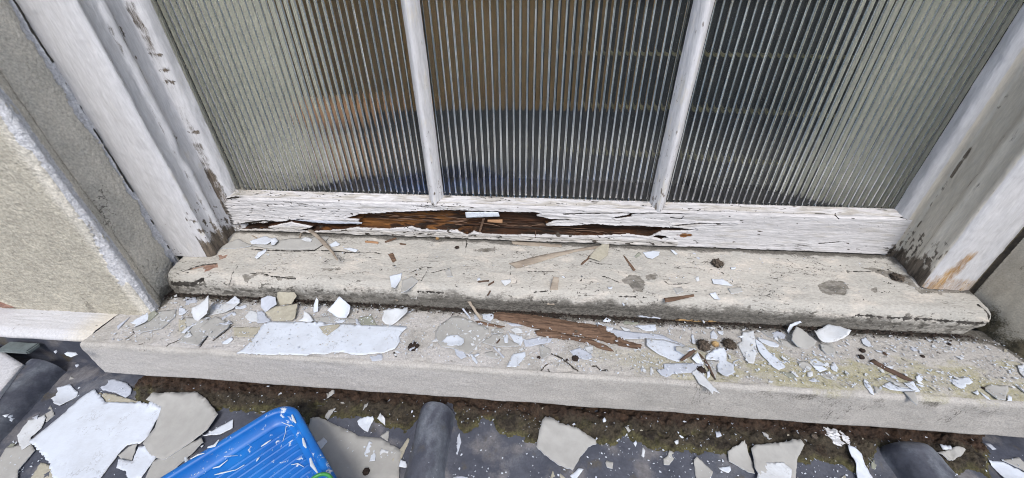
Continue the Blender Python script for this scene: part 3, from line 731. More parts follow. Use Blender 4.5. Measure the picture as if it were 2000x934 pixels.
# ---- walls beside the window
def wall_left():
    root = empty('rendered_wall', (-.9, .45, 0), 'sandy rendered wall with a peeling strip of white paint down its corner', 'wall')
    def foot(X, Y): return 0*X-.002
    def masks(X, Y, Z, S_):
        n = fbm(S_, Z, .02, .04, 4, 501)
        rev = sstep(.432, .442, Y)
        # peeled strip of white paint running down the corner
        rg = .0022*fbm(S_, Z, .006, .006, 4, 512)
        face = (Y < .4165)
        fx = -.662-X
        strip_face = face*sstep(.0009, -.0009, fx+rg*1.6-.012-.006*fbm(Z, Z*0, .03, oct=4, seed=504)-.010*np.sin(Z*16+1))*sstep(.055, .075, Z+.01*n)
        strip_arr = (Y > .412)*sstep(.4285, .4265, Y+rg+.003*n)*sstep(-.15, .0, n+.5)
        sa = np.maximum(strip_face, strip_arr*(X > -.69))
        # paint remnants beside the frame joint
        jn = sstep(.0009, -.0009, .5135-Y+rg*1.4-.009-.006*fbm(Z, Z*0, .035, oct=4, seed=506)-.004*np.sin(Z*22))*(Y < .5135)
        sa = np.maximum(sa, jn*.95)
        low = poly_sd(S_*0+X, Z, [(-.69, -.01), (-.672, .07), (-.66, .06), (-.655, -.01)])
        beige = face*(1-sa)*sstep(.008, .03, fx)
        brick = face*sstep(-.001, .001, poly_sd(X, Z, [(-1.2, .0), (-.905, .004), (-.925, .012), (-.965, .030), (-1.2, .045)])+.002*n)
        stainw = face*sstep(.25, .8, fbm(S_, Z, .035, .10, 5, 514))*.55
        groove = sstep(.006, .001, np.abs(Y-.4415)+.0015*n)*(~face)
        dirt = np.maximum(np.maximum(groove*.55, stainw), sstep(.6, .9, fbm(S_, Z, .012, .015, 4, 508))*rev*.6*sstep(.25, .1, Z))
        dirt = np.maximum(dirt, sstep(.03, .0, Z+.012*n)*rev*.95)
        ck = sstep(.0022, .0009, np.abs(Y-.5115-.0008*fbm(Z, Z*0, .02, oct=3, seed=509)))*sstep(-.5, 0, fbm(Z, S_*0, .05, oct=3, seed=510))
        return dict(strip=sa, beige=beige, brick=brick, dirt=dirt, crack=ck*.9, _d=.0016*sa+.0006*fbm(S_, Z, .006, .006, 3, 511)-brick*.004-groove*.003-ck*.003)
    plan = [(-.689, .5165), (-.690, .508), (-.687, .49), (-.684, .452), (-.683, .444), (-.679, .440), (-.672, .434), (-.665, .427), (-.661, .419), (-.664, .413), (-.672, .409), (-.70, .406), (-1.15, .404), (-1.7, .404)]
    strip_profile('reveal', plan, foot, MAT['render'], root, 500, masks, flip=False, amp=.0016, step=.0015, zs=np.concatenate([np.arange(0, .52, .0015), np.linspace(.525, TOPZ, 30)]))
    box_obj('masonry', (-1.7, .42, -.12), (-.70, .75, TOPZ+.3), MAT['render'], root)
    # string course carried on past the ledge
    xs = np.arange(-1.6, -.7225, .003)
    prof = [(.372, -.0135), (.356, -.013), (.352, -.0105), (.3535, -.006), (.358, -.003), (.364, -.001)]+[(.366+.002*i, .0+0.0) for i in range(0, 24)]
    prof = np.array(prof)
    X = np.repeat(xs[:, None], len(prof), 1); Y = np.repeat(prof[None, :, 0], len(xs), 0); Z = np.repeat(prof[None, :, 1], len(xs), 0)
    Z = Z+.0007*fbm(X, Y, .05, .004, 3, 520)
    Y = Y+.0010*fbm(X, X*0, .06, oct=3, seed=521)*(Y < .36)
    tag(grid_obj('string_course', X, Y, Z, MAT['frame'], None, dict(grey=sstep(-.80, -.72, X)*.8, rust=0*X, dirt=sstep(.75, .95, fbm(X, Y, .01, .01, 3, 523)), crack=crack_lines(X, Y, .08, .004, .03, 524)*.5)), 'white painted string course running on from the stone ledge at the wall foot', 'string course')
wall_left()
def wall_right():
    root = empty('rendered_wall', (.9, .45, 0), 'brownish stained smooth wall beside the rust marked frame', 'wall')
    def masks(X, Y, Z, S_):
        n = fbm(S_, Z, .03, .04, 5, 531)
        beige = .9+0*Z
        low = sstep(.06, .0, Z+.03*n)
        dirt = low*.9*sstep(.5, .43, np.abs(Y-.47)+.38)
        dirt = np.maximum(dirt, low*.7)
        dirt = np.maximum(dirt, sstep(.508, .514, Y+.002*n)*.8)
        dirt = np.maximum(dirt, sstep(.2, .7, n)*.45)
        return dict(strip=0*Z, beige=beige, brick=sstep(.0, .8, n)*.25, dirt=dirt, crack=sstep(.003, .001, np.abs(Y-.513))*.9, _d=0*Z)
    plan = [(1.5, .418), (.74, .418), (.722, .420), (.716, .426), (.712, .436), (.704, .500), (.700, .513), (.6915, .5165)]
    strip_profile('reveal', plan, lambda X, Y: 0*X-.001, MAT['wallr'], root, 530, masks, flip=False, amp=.0012)
    box_obj('masonry', (.73, .43, -.12), (1.6, .75, TOPZ+.3), MAT['wallr'], root)
MAT['wallr'] = surface_mat('smooth_beige_stone_paint', (.52, .50, .45), (.44, .42, .37), 10,
    [('beige', (.60, .55, .45), (.46, .41, .325), 12), ('brick', (.26, .2, .14), (.3, .25, .19), 20), ('dirt', (.05, .045, .03), (.15, .125, .08), 90), ('crack', BLACK, (.05, .04, .03), 80)], fine=.35, bumps=(150, .4, .0012), rough=.6)
wall_right()
tag(box_obj('head_wall', (-.72, .43, TOPZ+.08), (.74, .75, TOPZ+.4), MAT['render'], None), 'rendered wall above the window head', 'wall')
tag(box_obj('lower_wall', (-1.7, .40, -.6), (1.6, .6, -.075), MAT['render'], None), 'rendered wall under the ledge and behind the lead', 'wall')

_g = box_obj('ground', (-150, -200, -2.62), (150, .38, -2.6), plain_mat('pale_bounce_ground', (.58, .57, .53), .9, .15, 2, bmp=0), None, 0); _g['kind'] = 'structure'  # pale ground out of view, added to bounce light and reflect in the glass
_o = box_obj('added_reflector_wall', (-14, -13, -2.6), (14, -12.7, 2.6), plain_mat('pale_reflector', (.60, .59, .55), .9, .15, 2, bmp=0), None, 0); tag(_o, 'added unseen pale wall that the ribbed glass reflects', 'wall')  # unseen wall added so the ribs reflect something pale; also bounces light
# ---- the dim room behind the ribbed glass
def room():
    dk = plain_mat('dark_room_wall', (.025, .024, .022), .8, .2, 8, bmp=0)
    pale = plain_mat('pale_room_reveal', (.66, .68, .63), .7, .06, 8, bmp=0)
    def drape(name, x0, x1, y0, y1, col, label, folds):
        xs = np.linspace(0, 1, 160); zs = np.linspace(.0, TOPZ+.05, 8)
        U, Z = np.meshgrid(xs, zs, indexing='ij')
        X = x0+(x1-x0)*U; Y = y0+(y1-y0)*U+.006*np.sin(U*folds*6.283)+.003*np.sin(U*folds*2.7*6.283)
        o = grid_obj(name, X, Y, Z, col, None); tag(o, label, 'curtain')
    net = plain_mat('pale_green_white_net', (.78, .755, .66), .9, .04, 8, bmp=0)
    drape('net_curtain', -.66, -.42, .66, .78, net, 'pale grey green net curtain drawn to the side behind the first pane', 5)
    drape('net_curtain', .48, .66, .78, .66, net, 'pale net curtain drawn to the side behind the pane beside the long dark split', 4)
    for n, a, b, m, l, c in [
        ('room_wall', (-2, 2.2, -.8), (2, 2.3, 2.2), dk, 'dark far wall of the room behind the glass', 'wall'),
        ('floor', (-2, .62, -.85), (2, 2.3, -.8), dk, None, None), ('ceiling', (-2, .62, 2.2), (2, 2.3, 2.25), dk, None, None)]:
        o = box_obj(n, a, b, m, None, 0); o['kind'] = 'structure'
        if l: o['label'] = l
    for sx in (-1, 1):
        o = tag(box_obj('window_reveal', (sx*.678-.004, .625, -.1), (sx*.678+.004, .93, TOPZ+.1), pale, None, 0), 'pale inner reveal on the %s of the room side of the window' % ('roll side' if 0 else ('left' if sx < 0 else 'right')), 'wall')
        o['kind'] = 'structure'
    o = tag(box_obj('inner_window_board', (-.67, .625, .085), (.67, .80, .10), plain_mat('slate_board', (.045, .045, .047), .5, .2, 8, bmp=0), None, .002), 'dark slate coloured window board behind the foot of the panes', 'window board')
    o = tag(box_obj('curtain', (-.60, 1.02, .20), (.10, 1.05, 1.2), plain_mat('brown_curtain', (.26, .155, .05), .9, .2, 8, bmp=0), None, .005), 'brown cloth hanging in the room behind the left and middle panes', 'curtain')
    cab = empty('shelf_unit', (.45, .95, -.1), 'black shelf unit with thin pale shelf edges behind the right bar', 'shelves')
    box_obj('cabinet_back', (.12, 1.0, -.1), (.50, 1.03, .9), plain_mat('black_board', (.012, .012, .012), .8, .2, 8, bmp=0), cab, 0)
    sh = plain_mat('pale_yellow_edge', (.20, .18, .09), .7, .1, 8, bmp=0)
    for z in (-.02, .10, .22, .34, .46): box_obj('shelf_edge', (.12, .97, z), (.50, .998, z+.005), sh, cab, 0)
    c = bmesh.new(); bmesh.ops.create_uvsphere(c, u_segments=20, v_segments=12, radius=.05)
    for v in c.verts:
        v.co.z *= .8; v.co.x *= 1.2
    me = bpy.data.meshes.new('pot'); c.to_mesh(me); c.free(); me.shade_smooth(); me.materials.append(plain_mat('orange_glaze', (.55, .30, .16), .6, .1, 8, bmp=0))
    o = bpy.data.objects.new('orange_pot', me); COL.objects.link(o); q = ony(700, 215, .78); o.location = (q[0], .80, q[2]-.01)
    tag(o, 'blurred round orange pot standing behind the left ribbed pane', 'pot')
    box_obj('pot_foot', (q[0]-.03, .78, .098), (q[0]+.03, .82, q[2]-.03), me.materials[0], None, .01).parent = None
    f = bpy.data.objects['pot_foot']; f.parent = o; f.matrix_parent_inverse = Matrix.Translation(-o.location)
room()
#@@OBJECTS
# ================================================================== LOOSE THINGS
# ---- mud and moss packed under the ledge
edge = [(262,752),(268,790),(300,800),(340,792),(400,800),(440,802),(480,800),(520,800),(560,800),(612,832),(650,815),(690,812),(730,822),(760,835),(800,836),(830,815),(836,790),(884,790),(890,830),(905,845),(920,838),(940,820),(955,815),(975,845),(1000,850),(1012,848),(1045,862),(1100,860),(1160,862),(1190,865),(1212,855),(1225,852),(1262,872),(1300,876),(1337,881),(1387,881),(1420,889),(1480,880),(1520,905),(1556,900),(1595,901),(1640,902),(1680,925),(1708,900),(1722,878),(1760,868),(1800,872),(1815,905),(1830,922),(1880,920),(1930,922),(1940,890),(1920,865),(1925,845)]
E_ = [tuple(onz(x, y, -.097)[:2]) for x, y in edge]
poly = E_+[(E_[-1][0], .40), (E_[0][0], .40)]
MUDP = poly
def mud_sd(X, Y):
    sd = poly_sd(X, Y, MUDP)+.007*fbm(X, Y, .02, oct=4, seed=601)
    return np.minimum(sd, .010-.030*(fbm(X, Y, .03, oct=3, seed=611)-.55))
def mud_height(X, Y, sd=None):
    X, Y = np.asarray(X, float), np.asarray(Y, float)
    sd = mud_sd(X, Y) if sd is None else sd
    h = .0055*sstep(-.001, .010, sd)+.010*sstep(.0, .06, sd)
    h = h*(1+.75*fbm(X, Y, .015, oct=5, seed=602))
    h = h-.003*crack_lines(X, Y, .03, .02, .06, 603)*(sd > .003)+.0012*fbm(X, Y, .004, oct=3, seed=604)*(sd > 0)
    return np.where(sd > -.001, h, -.006)
def mud():
    xs = np.arange(-.68, .74, .0016); ys = np.arange(.255, .378, .0015)
    X, Y = np.meshgrid(xs, ys, indexing='ij')
    sd = mud_sd(X, Y)
    Z = roof_base(X, Y)+mud_height(X, Y, sd)
    green = sstep(.012, .0, sd)*.9+sstep(.1, .7, fbm(X, Y, .03, oct=4, seed=606))*.6*(1-sstep(-.2, .4, X)*.5)
    brown = sstep(.322, .345, Y)*.8+sstep(.3, .8, fbm(X, Y, .05, oct=3, seed=608))*.4
    o = grid_obj('mud', X, Y, Z, MAT['mud'], None, dict(green=green, brown=brown))
    tag(o, 'dark mud and moss packed along the foot of the stone ledge', 'mud', None, 'stuff')
mud()

# height of what already lies there, so that overlapping flakes stack instead of crossing
SX0, SX1, SY0, SY1, SD = -1.15, .95, .14, .60, .0025
STK = np.zeros((int((SX1-SX0)/SD)+1, int((SY1-SY0)/SD)+1))
def _sij(x, y):
    return (np.clip(((np.asarray(x)-SX0)/SD).astype(int), 0, STK.shape[0]-1), np.clip(((np.asarray(y)-SY0)/SD).astype(int), 0, STK.shape[1]-1))
def ragged(pts, seed, amp=.0009, step=.0022):
    """outline in a plane -> the same outline broken like dry paint"""
    out = []
    r = random.Random(seed)
    n = len(pts)
    for i in range(n):
        (ax, ay), (bx, by) = pts[i], pts[(i+1) % n]
        L = math.hypot(bx-ax, by-ay)
        k = max(1, int(L/step))
        jag = amp*r.choice((.4, .8, 1.2, 1.7))
        jag = min(jag, L*.06)
        for j in range(k):
            t = j/k
            x, y = ax+(bx-ax)*t, ay+(by-ay)*t
            if j: 
                o = float(fbm(np.array(x), np.array(y), .006, oct=3, seed=seed % 97))*jag+r.uniform(-.25, .25)*jag
                x += -(by-ay)/L*o; y += (bx-ax)/L*o
            out.append((x, y))
    return out
def fill(pts, step):
    """triangulate an outline with inner points"""
    n = len(pts)
    xs = [p[0] for p in pts]; ys = [p[1] for p in pts]
    gx, gy = np.meshgrid(np.arange(min(xs), max(xs), step), np.arange(min(ys), max(ys), step), indexing='ij')
    gx = gx.ravel(); gy = gy.ravel()
    inner = []
    if len(gx):
        sd = poly_sd(gx, gy, pts)
        k = sd > step*.45
        inner = [(a, b) for a, b in zip(gx[k], gy[k])]
    v, e, f, *_ = delaunay_2d_cdt([Vector(p) for p in pts+inner], [(i, (i+1) % n) for i in range(n)], [], 1, 1e-7)
    return np.array([(a.x, a.y) for a in v]), [tuple(t) for t in f]
def shell(name, P, F, th, mat, nrm=(0, 0, 1), under=None, side=None):
    """close a sheet of points with a lower face and side walls; P (n,3), th per point or a number"""
    P = np.asarray(P); n = len(P)
    th = np.broadcast_to(np.asarray(th, float), (n,))
    Q = P-np.array(nrm)[None]*th[:, None]
    edges = {}
    for t in F:
        for i in range(3):
            a, b = t[i], t[(i+1) % 3]
            edges[(a, b)] = edges.get((a, b), 0)+1
    bd = [e for e in edges if (e[1], e[0]) not in edges]
    V = np.concatenate([P, Q]); 
    faces = [tuple(t) for t in F]+[(t[2]+n, t[1]+n, t[0]+n) for t in F]+[(b, a, a+n, b+n) for a, b in bd]
    c = P.mean(0)
    me = bpy.data.meshes.new(name); me.from_pydata((V-c).tolist(), [], faces)
    me.materials.append(mat)
    if under is not None:
        me.materials.append(under)
        mi = [0]*len(F)+[1]*len(F)+[1]*len(bd)
        me.polygons.foreach_set('material_index', mi)
    me.polygons.foreach_set('use_smooth', [True]*(2*len(F))+[False]*len(bd))
    me.update()
    # sharp rims between face and wall
    o = bpy.data.objects.new(name, me); COL.objects.link(o); o.location = c
    return o
COUNT = [0]
def sheet(crop, pts, mat, label, name='paint_flake', cat='paint flake', group='loose flakes of peeled paint', where=None, th=.0006, lift=.0012,
          curl=.5, lean=None, grain=0, seed=None, amp=.0009, step=None, under=None, bulge=0, thick_prof=False, up=0):
    COUNT[0] += 1
    seed = seed or COUNT[0]*13+5
    r = random.Random(seed)
    P2 = px(crop, pts)
    if lean is not None:
        # a plane through the lowest point, rising backwards at `lean` degrees
        low = max(P2, key=lambda p: p[1]); q0 = hit(*low)
        a = math.radians(lean); nn = np.array([0, -math.sin(a), math.cos(a)])
        def un(p):
            v = ray(*p); t = nn@(q0-CAMP)/(nn@v); return CAMP+v*t
        W = [un(p) for p in P2]
        u = np.array([1, 0, 0]); w = np.array([0, math.cos(a), math.sin(a)])
        L2 = [((p-q0)@u, (p-q0)@w) for p in W]
        area = abs(sum(L2[i][0]*L2[(i+1) % len(L2)][1]-L2[(i+1) % len(L2)][0]*L2[i][1] for i in range(len(L2))))/2
        V2, F = fill(ragged(L2, seed, amp), step or max(.0022, math.sqrt(area)/11))
        c = V2.mean(0); R_ = np.abs(V2-c).max()+1e-6
        hh = curl*.35*R_*((V2[:, 0]-c[0])/R_)**2+.0004*fbm(V2[:, 0], V2[:, 1], .01, oct=2, seed=seed % 50)
        P = q0[None]+V2[:, :1]*u+V2[:, 1:]*w+hh[:, None]*nn+np.array([0, 0, .0012])
        o = shell(name, P, F, th, mat, nn, under)
        return tag(o, label, cat, group)
    if where is None:
        cx_, cy_ = sum(p[0] for p in P2)/len(P2), sum(p[1] for p in P2)/len(P2)
        q = hit(cx_, cy_)
        where = 'sill' if q[1] > SILL_Y+.001 else 'ledge' if q[1] > LEDGE_Y+.0005 else 'lead'
    if isinstance(where, float): W = [onz(x, y, where) for x, y in P2]
    else: W = [hit_on(where, x, y) for x, y in P2]
    if where == 'lead':
        mh = max(0., float(np.mean([max(0., float(mud_height(p[0], p[1]))) if p[1] < .345 else 0. for p in W])))
        if mh > .001: W = [onz(x, y, float(roof_base(p[0], p[1]))+mh+.001) for (x, y), p in zip(P2, W)]
    L2 = [(p[0], p[1]) for p in W]
    area = abs(sum(L2[i][0]*L2[(i+1) % len(L2)][1]-L2[(i+1) % len(L2)][0]*L2[i][1] for i in range(len(L2))))/2
    size = math.sqrt(area)
    V2, F = fill(ragged(L2, seed, amp), step or max(.0022, size/13))
    x, y = V2[:, 0], V2[:, 1]
    c = V2.mean(0); D = V2-c; R_ = np.hypot(D[:, 0], D[:, 1]).max()+1e-6
    if isinstance(where, float): base = np.full(len(x), where)
    elif where == 'lead': base = np.maximum(H_of(where, x, y), np.where((y < LEDGE_Y) | (x < -.722), H(x, y), -1)); base = np.maximum(base, roof_base(x, y)+np.where(y < .345, mud_height(x, y)+.0012, -.006))
    elif where == 'sill': base = np.maximum(H_of(where, x, y), 0)
    else: base = H_of(where, x, y)
    i, j = _sij(x, y)
    stk = STK[i, j]
    # rigid: a plane near the highest supports rather than following every step
    off = np.percentile(stk, 85)
    s_ = stk*.35+off*.65
    A = np.c_[D, np.ones(len(x))]
    if size > .02 and not isinstance(where, float):
        fit = np.linalg.lstsq(A, base+s_, rcond=None)[0]; pl = A@fit
        res = np.maximum(base+s_-pl, -.003)
        z = pl+np.percentile(res, 92)*.7+res*.3
        z = np.maximum(z, base+stk*.5+.0003)
    else: z = base+s_
    ang = r.uniform(0, math.pi)
    tt = (D[:, 0]*math.cos(ang)+D[:, 1]*math.sin(ang))/R_
    tl = r.uniform(-1, 1)
    z = z+lift*(.35+.65*tt*tl)+curl*size*.10*tt**2+.0004*fbm(x, y, max(.012, size*.4), oct=3, seed=seed % 50)+up
    z = np.maximum(z, base+.0004)
    T_ = np.full(len(x), th)
    if thick_prof:
        sd = np.maximum(poly_sd(x, y, L2), 0)
        T_ = th*np.sqrt(np.clip(sd/(size*.22+.0005), 0.02, 1))
        z = z+T_
        T_ = T_*1.6
    if grain:
        # grain runs along the long axis
        u_, s__, vt = np.linalg.svd(D, full_matrices=False)
        a_, b_ = D@vt[0], D@vt[1]
        z = z+grain*fbm(a_, b_, .06, .003, 4, seed % 40)
    P = np.c_[x, y, z]
    STK[i, j] = np.maximum(STK[i, j], np.clip(z-base, 0, .007)*1.0)
    o = shell(name, P, F, T_ if thick_prof else th, mat, (0, 0, 1), under)
    return tag(o, label, cat, group)
def W_(crop, pts, label, **k):
    k.setdefault('th', .0007); k.setdefault('curl', 1.7 if COUNT[0] % 3 else .8); k.setdefault('lift', .0032)
    return sheet(crop, pts, MAT['white2' if COUNT[0] % 4 == 1 else 'white'], label, under=MAT['grey'], **k)
def G_(crop, pts, label, **k):
    k.setdefault('th', .0007); k.setdefault('curl', 1.3 if COUNT[0] % 3 else .6); k.setdefault('lift', .0028)
    return sheet(crop, pts, MAT['grey'], label, under=MAT['white'], **k)
def P_(crop, pts, label, **k): return sheet(crop, pts, MAT['pale'], label, **k)
def B_(crop, pts, label, **k): return sheet(crop, pts, MAT['beige'], label, **k)
def O_(crop, pts, label, **k): return sheet(crop, pts, MAT['olive'], label, **k)
def S_(crop, pts, label, mat='oldwood', th=.0016, **k):
    kw = dict(name='wood_splinter', cat='wood splinter', group='splinters of rotten wood', curl=.0, lift=.0006, grain=.0006, thick_prof=True, amp=.0007)
    kw.update(k)
    return sheet(crop, pts, MAT[mat], label, th=th, **kw)

# ---- on the lead roof: lowest first
G_('M', [(560,960),(600,870),(680,830),(790,780),(800,800),(720,870),(640,940),(600,960)], 'long grey paint flake partly under the blue tray edge')
G_('M', [(590,650),(620,625),(770,605),(810,630),(860,695),(820,750),(760,790),(690,830),(640,860),(590,850),(560,800),(610,740),(640,665)], 'large grey paint sheet between the biggest white sheet and the blue tray', lift=.002)
B_('G', [(240,940),(320,815),(380,830),(470,940)], 'buff flake under the lower left corner of the biggest white sheet')
G_('G', [(-40,800),(0,790),(60,700),(250,670),(280,720),(150,880),(150,960),(-40,960)], 'wide grey flake in the lower corner beside the lead roll')
O_('G', [(0,690),(40,650),(130,670),(90,710),(10,720)], 'small greenish flake above the wide grey corner flake')
B_('G', [(770,270),(880,280),(1050,330),(1140,370),(840,350)], 'thin buff flake peeping out above the biggest white sheet')
G_('G', [(1010,690),(1080,670),(1030,800),(940,780),(920,760)], 'grey flake tucked between two white pieces beside the blue tray')
P_('G', [(785,230),(830,170),(900,165),(1000,200),(1030,240),(1020,280),(980,310),(900,270),(800,250)], 'crumbled dull white flake just above the biggest white sheet')
G_('G', [(350,440),(400,370),(420,420),(430,445),(370,500)], 'narrow grey flake between the two white flakes by the lead roll')
W_('G', [(135,600),(180,500),(270,480),(355,445),(365,470),(330,545),(245,620),(260,670),(180,720),(150,660)], 'curved white flake against the left side of the biggest white sheet', curl=.4)
W_('G', [(740,245),(800,310),(830,345),(1100,355),(1280,385),(1290,400),(1210,520),(1160,620),(1100,668),(1000,680),(950,725),(900,790),(790,934),(760,1000),(500,1000),(420,934),(385,810),(300,720),(240,650),(480,450),(640,310)],
   'biggest white paint sheet, shaped like an arrowhead, lying on the lead', lift=.004, curl=.12, th=.0010, amp=.0022, step=.004)
W_('G', [(355,290),(420,240),(555,212),(590,250),(615,265),(600,305),(540,340),(475,380),(440,365),(405,320)], 'rounded white flake on the lead between the roll and the ledge corner', lift=.003)
W_('G', [(110,515),(160,480),(160,500),(140,530)], 'tiny white chip beside the left lead roll', curl=.2)
P_('G', [(250,470),(310,440),(300,480)], 'small dull chip above the curved white flake')
W_('M', [(460,900),(470,865),(520,870),(545,815),(620,797),(610,860),(555,934),(500,940),(495,910)], 'forked white flake between the grey sheet and the blue tray', curl=.5)
W_('M', [(797,775),(850,740),(912,705),(910,740),(860,765)], 'pointed white flake touching the upper edge of the blue tray', lift=.003)
P_('M', [(640,750),(655,738),(662,750),(650,772),(640,768)], 'oval dull blister chip on the large grey sheet')
P_('M', [(690,790),(700,768),(703,785),(692,797)], 'tiny dull chip on the large grey sheet')
G_('H', [(40,400),(70,385),(180,400),(420,500),(500,545),(680,560),(860,660),(890,690),(870,850),(870,960),(260,960),(130,750),(70,640),(5,500)], 'largest grey paint sheet right of the blue tray', lift=.002, curl=.2, th=.001)
G_('H', [(690,545),(770,490),(765,600)], 'triangular grey point standing off the largest grey sheet', lift=.003)
W_('H', [(540,700),(585,590),(620,615),(645,720),(645,780),(535,790)], 'white flake like a shark fin on the largest grey sheet')
W_('H', [(685,700),(700,665),(850,705),(800,770),(850,835),(780,800),(700,780)], 'white square flake next to the middle lead roll')
B_('H', [(800,770),(880,660),(950,560),(978,590),(930,660),(880,780),(850,830)], 'long buff flake beside the middle lead roll')
W_('H', [(885,770),(930,790),(950,845),(865,840)], 'small white flake at the foot of the long buff flake')
W_('H', [(470,400),(500,370),(620,365),(630,385),(600,420),(570,500),(520,470),(480,430)], 'white flake with a point at the edge of the mud left of the middle roll', lift=.003, curl=.8)
W_('H', [(655,370),(690,325),(735,380),(730,430),(700,405)], 'small white flake on the mud left of the middle lead roll', lift=.002)
W_('H', [(75,620),(160,560),(195,600),(165,635),(125,690),(90,650)], 'small white flake broken in two at the tray side')
G_('H', [(185,135),(205,125),(275,150),(270,170),(195,210)], 'small grey flake on the mud above the blue tray corner')
G_('H', [(160,350),(200,290),(270,280),(180,362)], 'narrow grey flake on the mud above the largest grey sheet')
G_('H', [(520,290),(540,250),(580,240),(560,270)], 'slim grey chip on the mud below the ledge front')
P_('H', [(1375,550),(1395,545),(1410,600),(1390,620)], 'short pale sliver right of the middle lead roll')
P_('H', [(1410,540),(1435,510),(1450,600),(1410,720),(1370,650),(1410,620)], 'forked pale sliver right of the middle lead roll')
P_('H', [(1360,925),(1440,915),(1510,925),(1500,955),(1350,955)], 'pale flake cut by the picture edge right of the middle roll')
G_('I', [(235,185),(260,165),(320,170),(370,205),(520,250),(655,320),(660,350),(600,370),(530,450),(475,548),(350,500),(250,430),(190,370),(215,250)], 'large kite shaped grey flake alone on the dark lead', lift=.004, curl=.5, th=.001)
W_('I', [(450,600),(520,545),(555,555),(490,640)], 'white sliver under the tip of the kite shaped grey flake')
B_('I', [(290,640),(320,555),(360,565),(420,616),(420,650)], 'buff flake with a brown side below the kite shaped flake')
W_('I', [(945,345),(965,330),(975,350),(965,375)], 'tiny white chip at the mud edge in the middle bay')
W_('I', [(1010,440),(1020,375),(1040,410),(1030,455),(1015,460)], 'white teardrop chip standing out on the lead in the middle bay', curl=.5)
G_('I', [(728,500),(740,478),(790,500),(785,545),(740,535)], 'small grey five sided flake on bare lead')
G_('I', [(1180,470),(1210,450),(1225,410),(1260,420),(1265,460),(1230,515),(1185,515)], 'small grey flake with a bite out of it on bare lead')
P_('I', [(942,480),(950,470),(960,480),(955,495),(942,492)], 'tiny dull chip between the small grey flakes')
G_('I', [(1415,480),(1440,460),(1500,510),(1570,570),(1560,600),(1520,650),(1440,650),(1425,560)], 'grey flake with a hooked end left of the cracked grey pair')
W_('I', [(1610,535),(1640,530),(1700,525),(1708,560),(1690,580),(1640,560)], 'white flake in front of the cracked grey flake')
G_('J', [(70,340),(165,292),(190,330),(212,370),(235,410),(250,480),(200,470),(80,400)], 'cracked grey flake at the mud edge, left one of the pair')
G_('J', [(215,335),(240,310),(520,290),(548,325),(515,400),(515,540),(300,540),(240,450),(235,400)], 'broad grey flake with a squared top at the mud edge, right one of the pair', lift=.003)
W_('J', [(245,540),(265,460),(285,425),(420,425),(475,470),(475,540)], 'white flake with cut corners lying on the broad grey flake', lift=.002)
W_('J', [(835,315),(880,330),(930,370),(960,430),(1030,513),(1020,545),(930,545),(900,440),(850,350)], 'long white strip on the mud left of the third lead roll', lift=.004)
G_('J', [(1430,350),(1540,320),(1600,345),(1590,370),(1520,400)], 'grey butterfly shaped flake on the mud right of the third lead roll', lift=.003)
W_('J', [(1455,290),(1520,295),(1530,325),(1480,320)], 'white wing of the flake pair right of the third lead roll', lift=.003)
S_('J', [(1650,225),(1670,228),(1755,318),(1742,324)], 'straight grey wooden sliver at the right end of the mud', mat='greywood', th=.001)
W_('J', [(1750,400),(1850,410),(2000,480),(2060,540),(1880,540)], 'white sheet in the lower right corner of the lead', lift=.003)
P_('J', [(1745,285),(1780,290),(1820,325),(1790,330)], 'pale chip near the ledge at the right end of the lead')
G_('J', [(290,220),(310,215),(355,260),(340,265)], 'short grey stub flake on the mud in the middle bay')
O_('J', [(1000,420),(1020,395),(1040,430),(1030,460),(1005,450)], 'greenish chip between the long white strip and the third roll')
P_('I', [(1590,250),(1620,250),(1640,285),(1600,290)], 'roundish pale chip on the mud in the middle bay')
W_('I', [(708,152),(722,146),(738,160),(730,174),(712,172)], 'bright round chip on the mud above the middle bay')
G_('I', [(880,210),(900,210),(930,240),(915,250),(880,225)], 'dull grey oblong chip on the mud in the middle bay')
W_('I', [(1270,325),(1300,315),(1305,335),(1285,345)], 'small white chip low on the mud in the middle bay')
G_('J', [(1855,400),(1900,420),(1985,460),(2040,540),(2060,470),(1960,380),(1900,390)], 'grey flake behind the white corner sheet', lift=.001)
P_('M', [(110,738),(140,742),(150,748),(118,744)], 'pale chip on the lead under the string course') if 0 else None
W_('P', [(455,548),(480,535),(540,540),(552,552),(500,572),(470,560)], 'white chip in the lead corner beside the ledge end', lift=.002)
P_('P', [(385,535),(400,520),(410,535),(395,548)], 'small pale chip in the lead corner under the string course')
P_('P', [(533,628),(550,618),(562,630),(545,648)], 'round pale crumb on the lead below the ledge corner')
G_('P', [(480,740),(500,705),(535,720),(520,755)], 'dusty grey chip on the lead above the rounded white flake')

# ---- on the ledge
G_('P', [(960,310),(1040,290),(1130,250),(1240,240),(1230,290),(1140,370),(1000,400),(940,390)], 'grey sheet at the left end of the ledge pile')
W_('P', [(920,335),(1000,290),(1045,270),(1055,300),(1030,335),(945,372),(960,345)], 'white flake lying on the left end of the ledge pile', lift=.003)
O_('P', [(1050,275),(1090,240),(1118,270),(1080,300),(1040,330)], 'greenish triangular flake at the back of the ledge pile')
P_('P', [(820,350),(880,310),(915,285),(900,300),(850,350),(830,375)], 'thin pale flake near the left end of the ledge')
G_('A', [(75,300),(200,300),(330,320),(300,400),(185,555),(0,510),(0,480),(70,420)], 'broad grey sheet in the middle of the ledge pile', where='ledge')
G_('A', [(345,285),(480,340),(450,395),(310,490),(200,400),(290,320)], 'leaf shaped grey sheet in front of the white cluster', where='ledge', lift=.003)
B_('A', [(0,300),(70,300),(72,400),(20,415),(0,410)], 'buff flake beside the standing white shard')
P_('A', [(60,170),(110,150),(160,145),(165,130),(150,100),(100,100),(60,95)], 'dull pale flake behind the standing white shard')
W_('A', [(0,200),(30,190),(75,235),(30,265),(0,265)], 'white flake at the left of the standing shard')
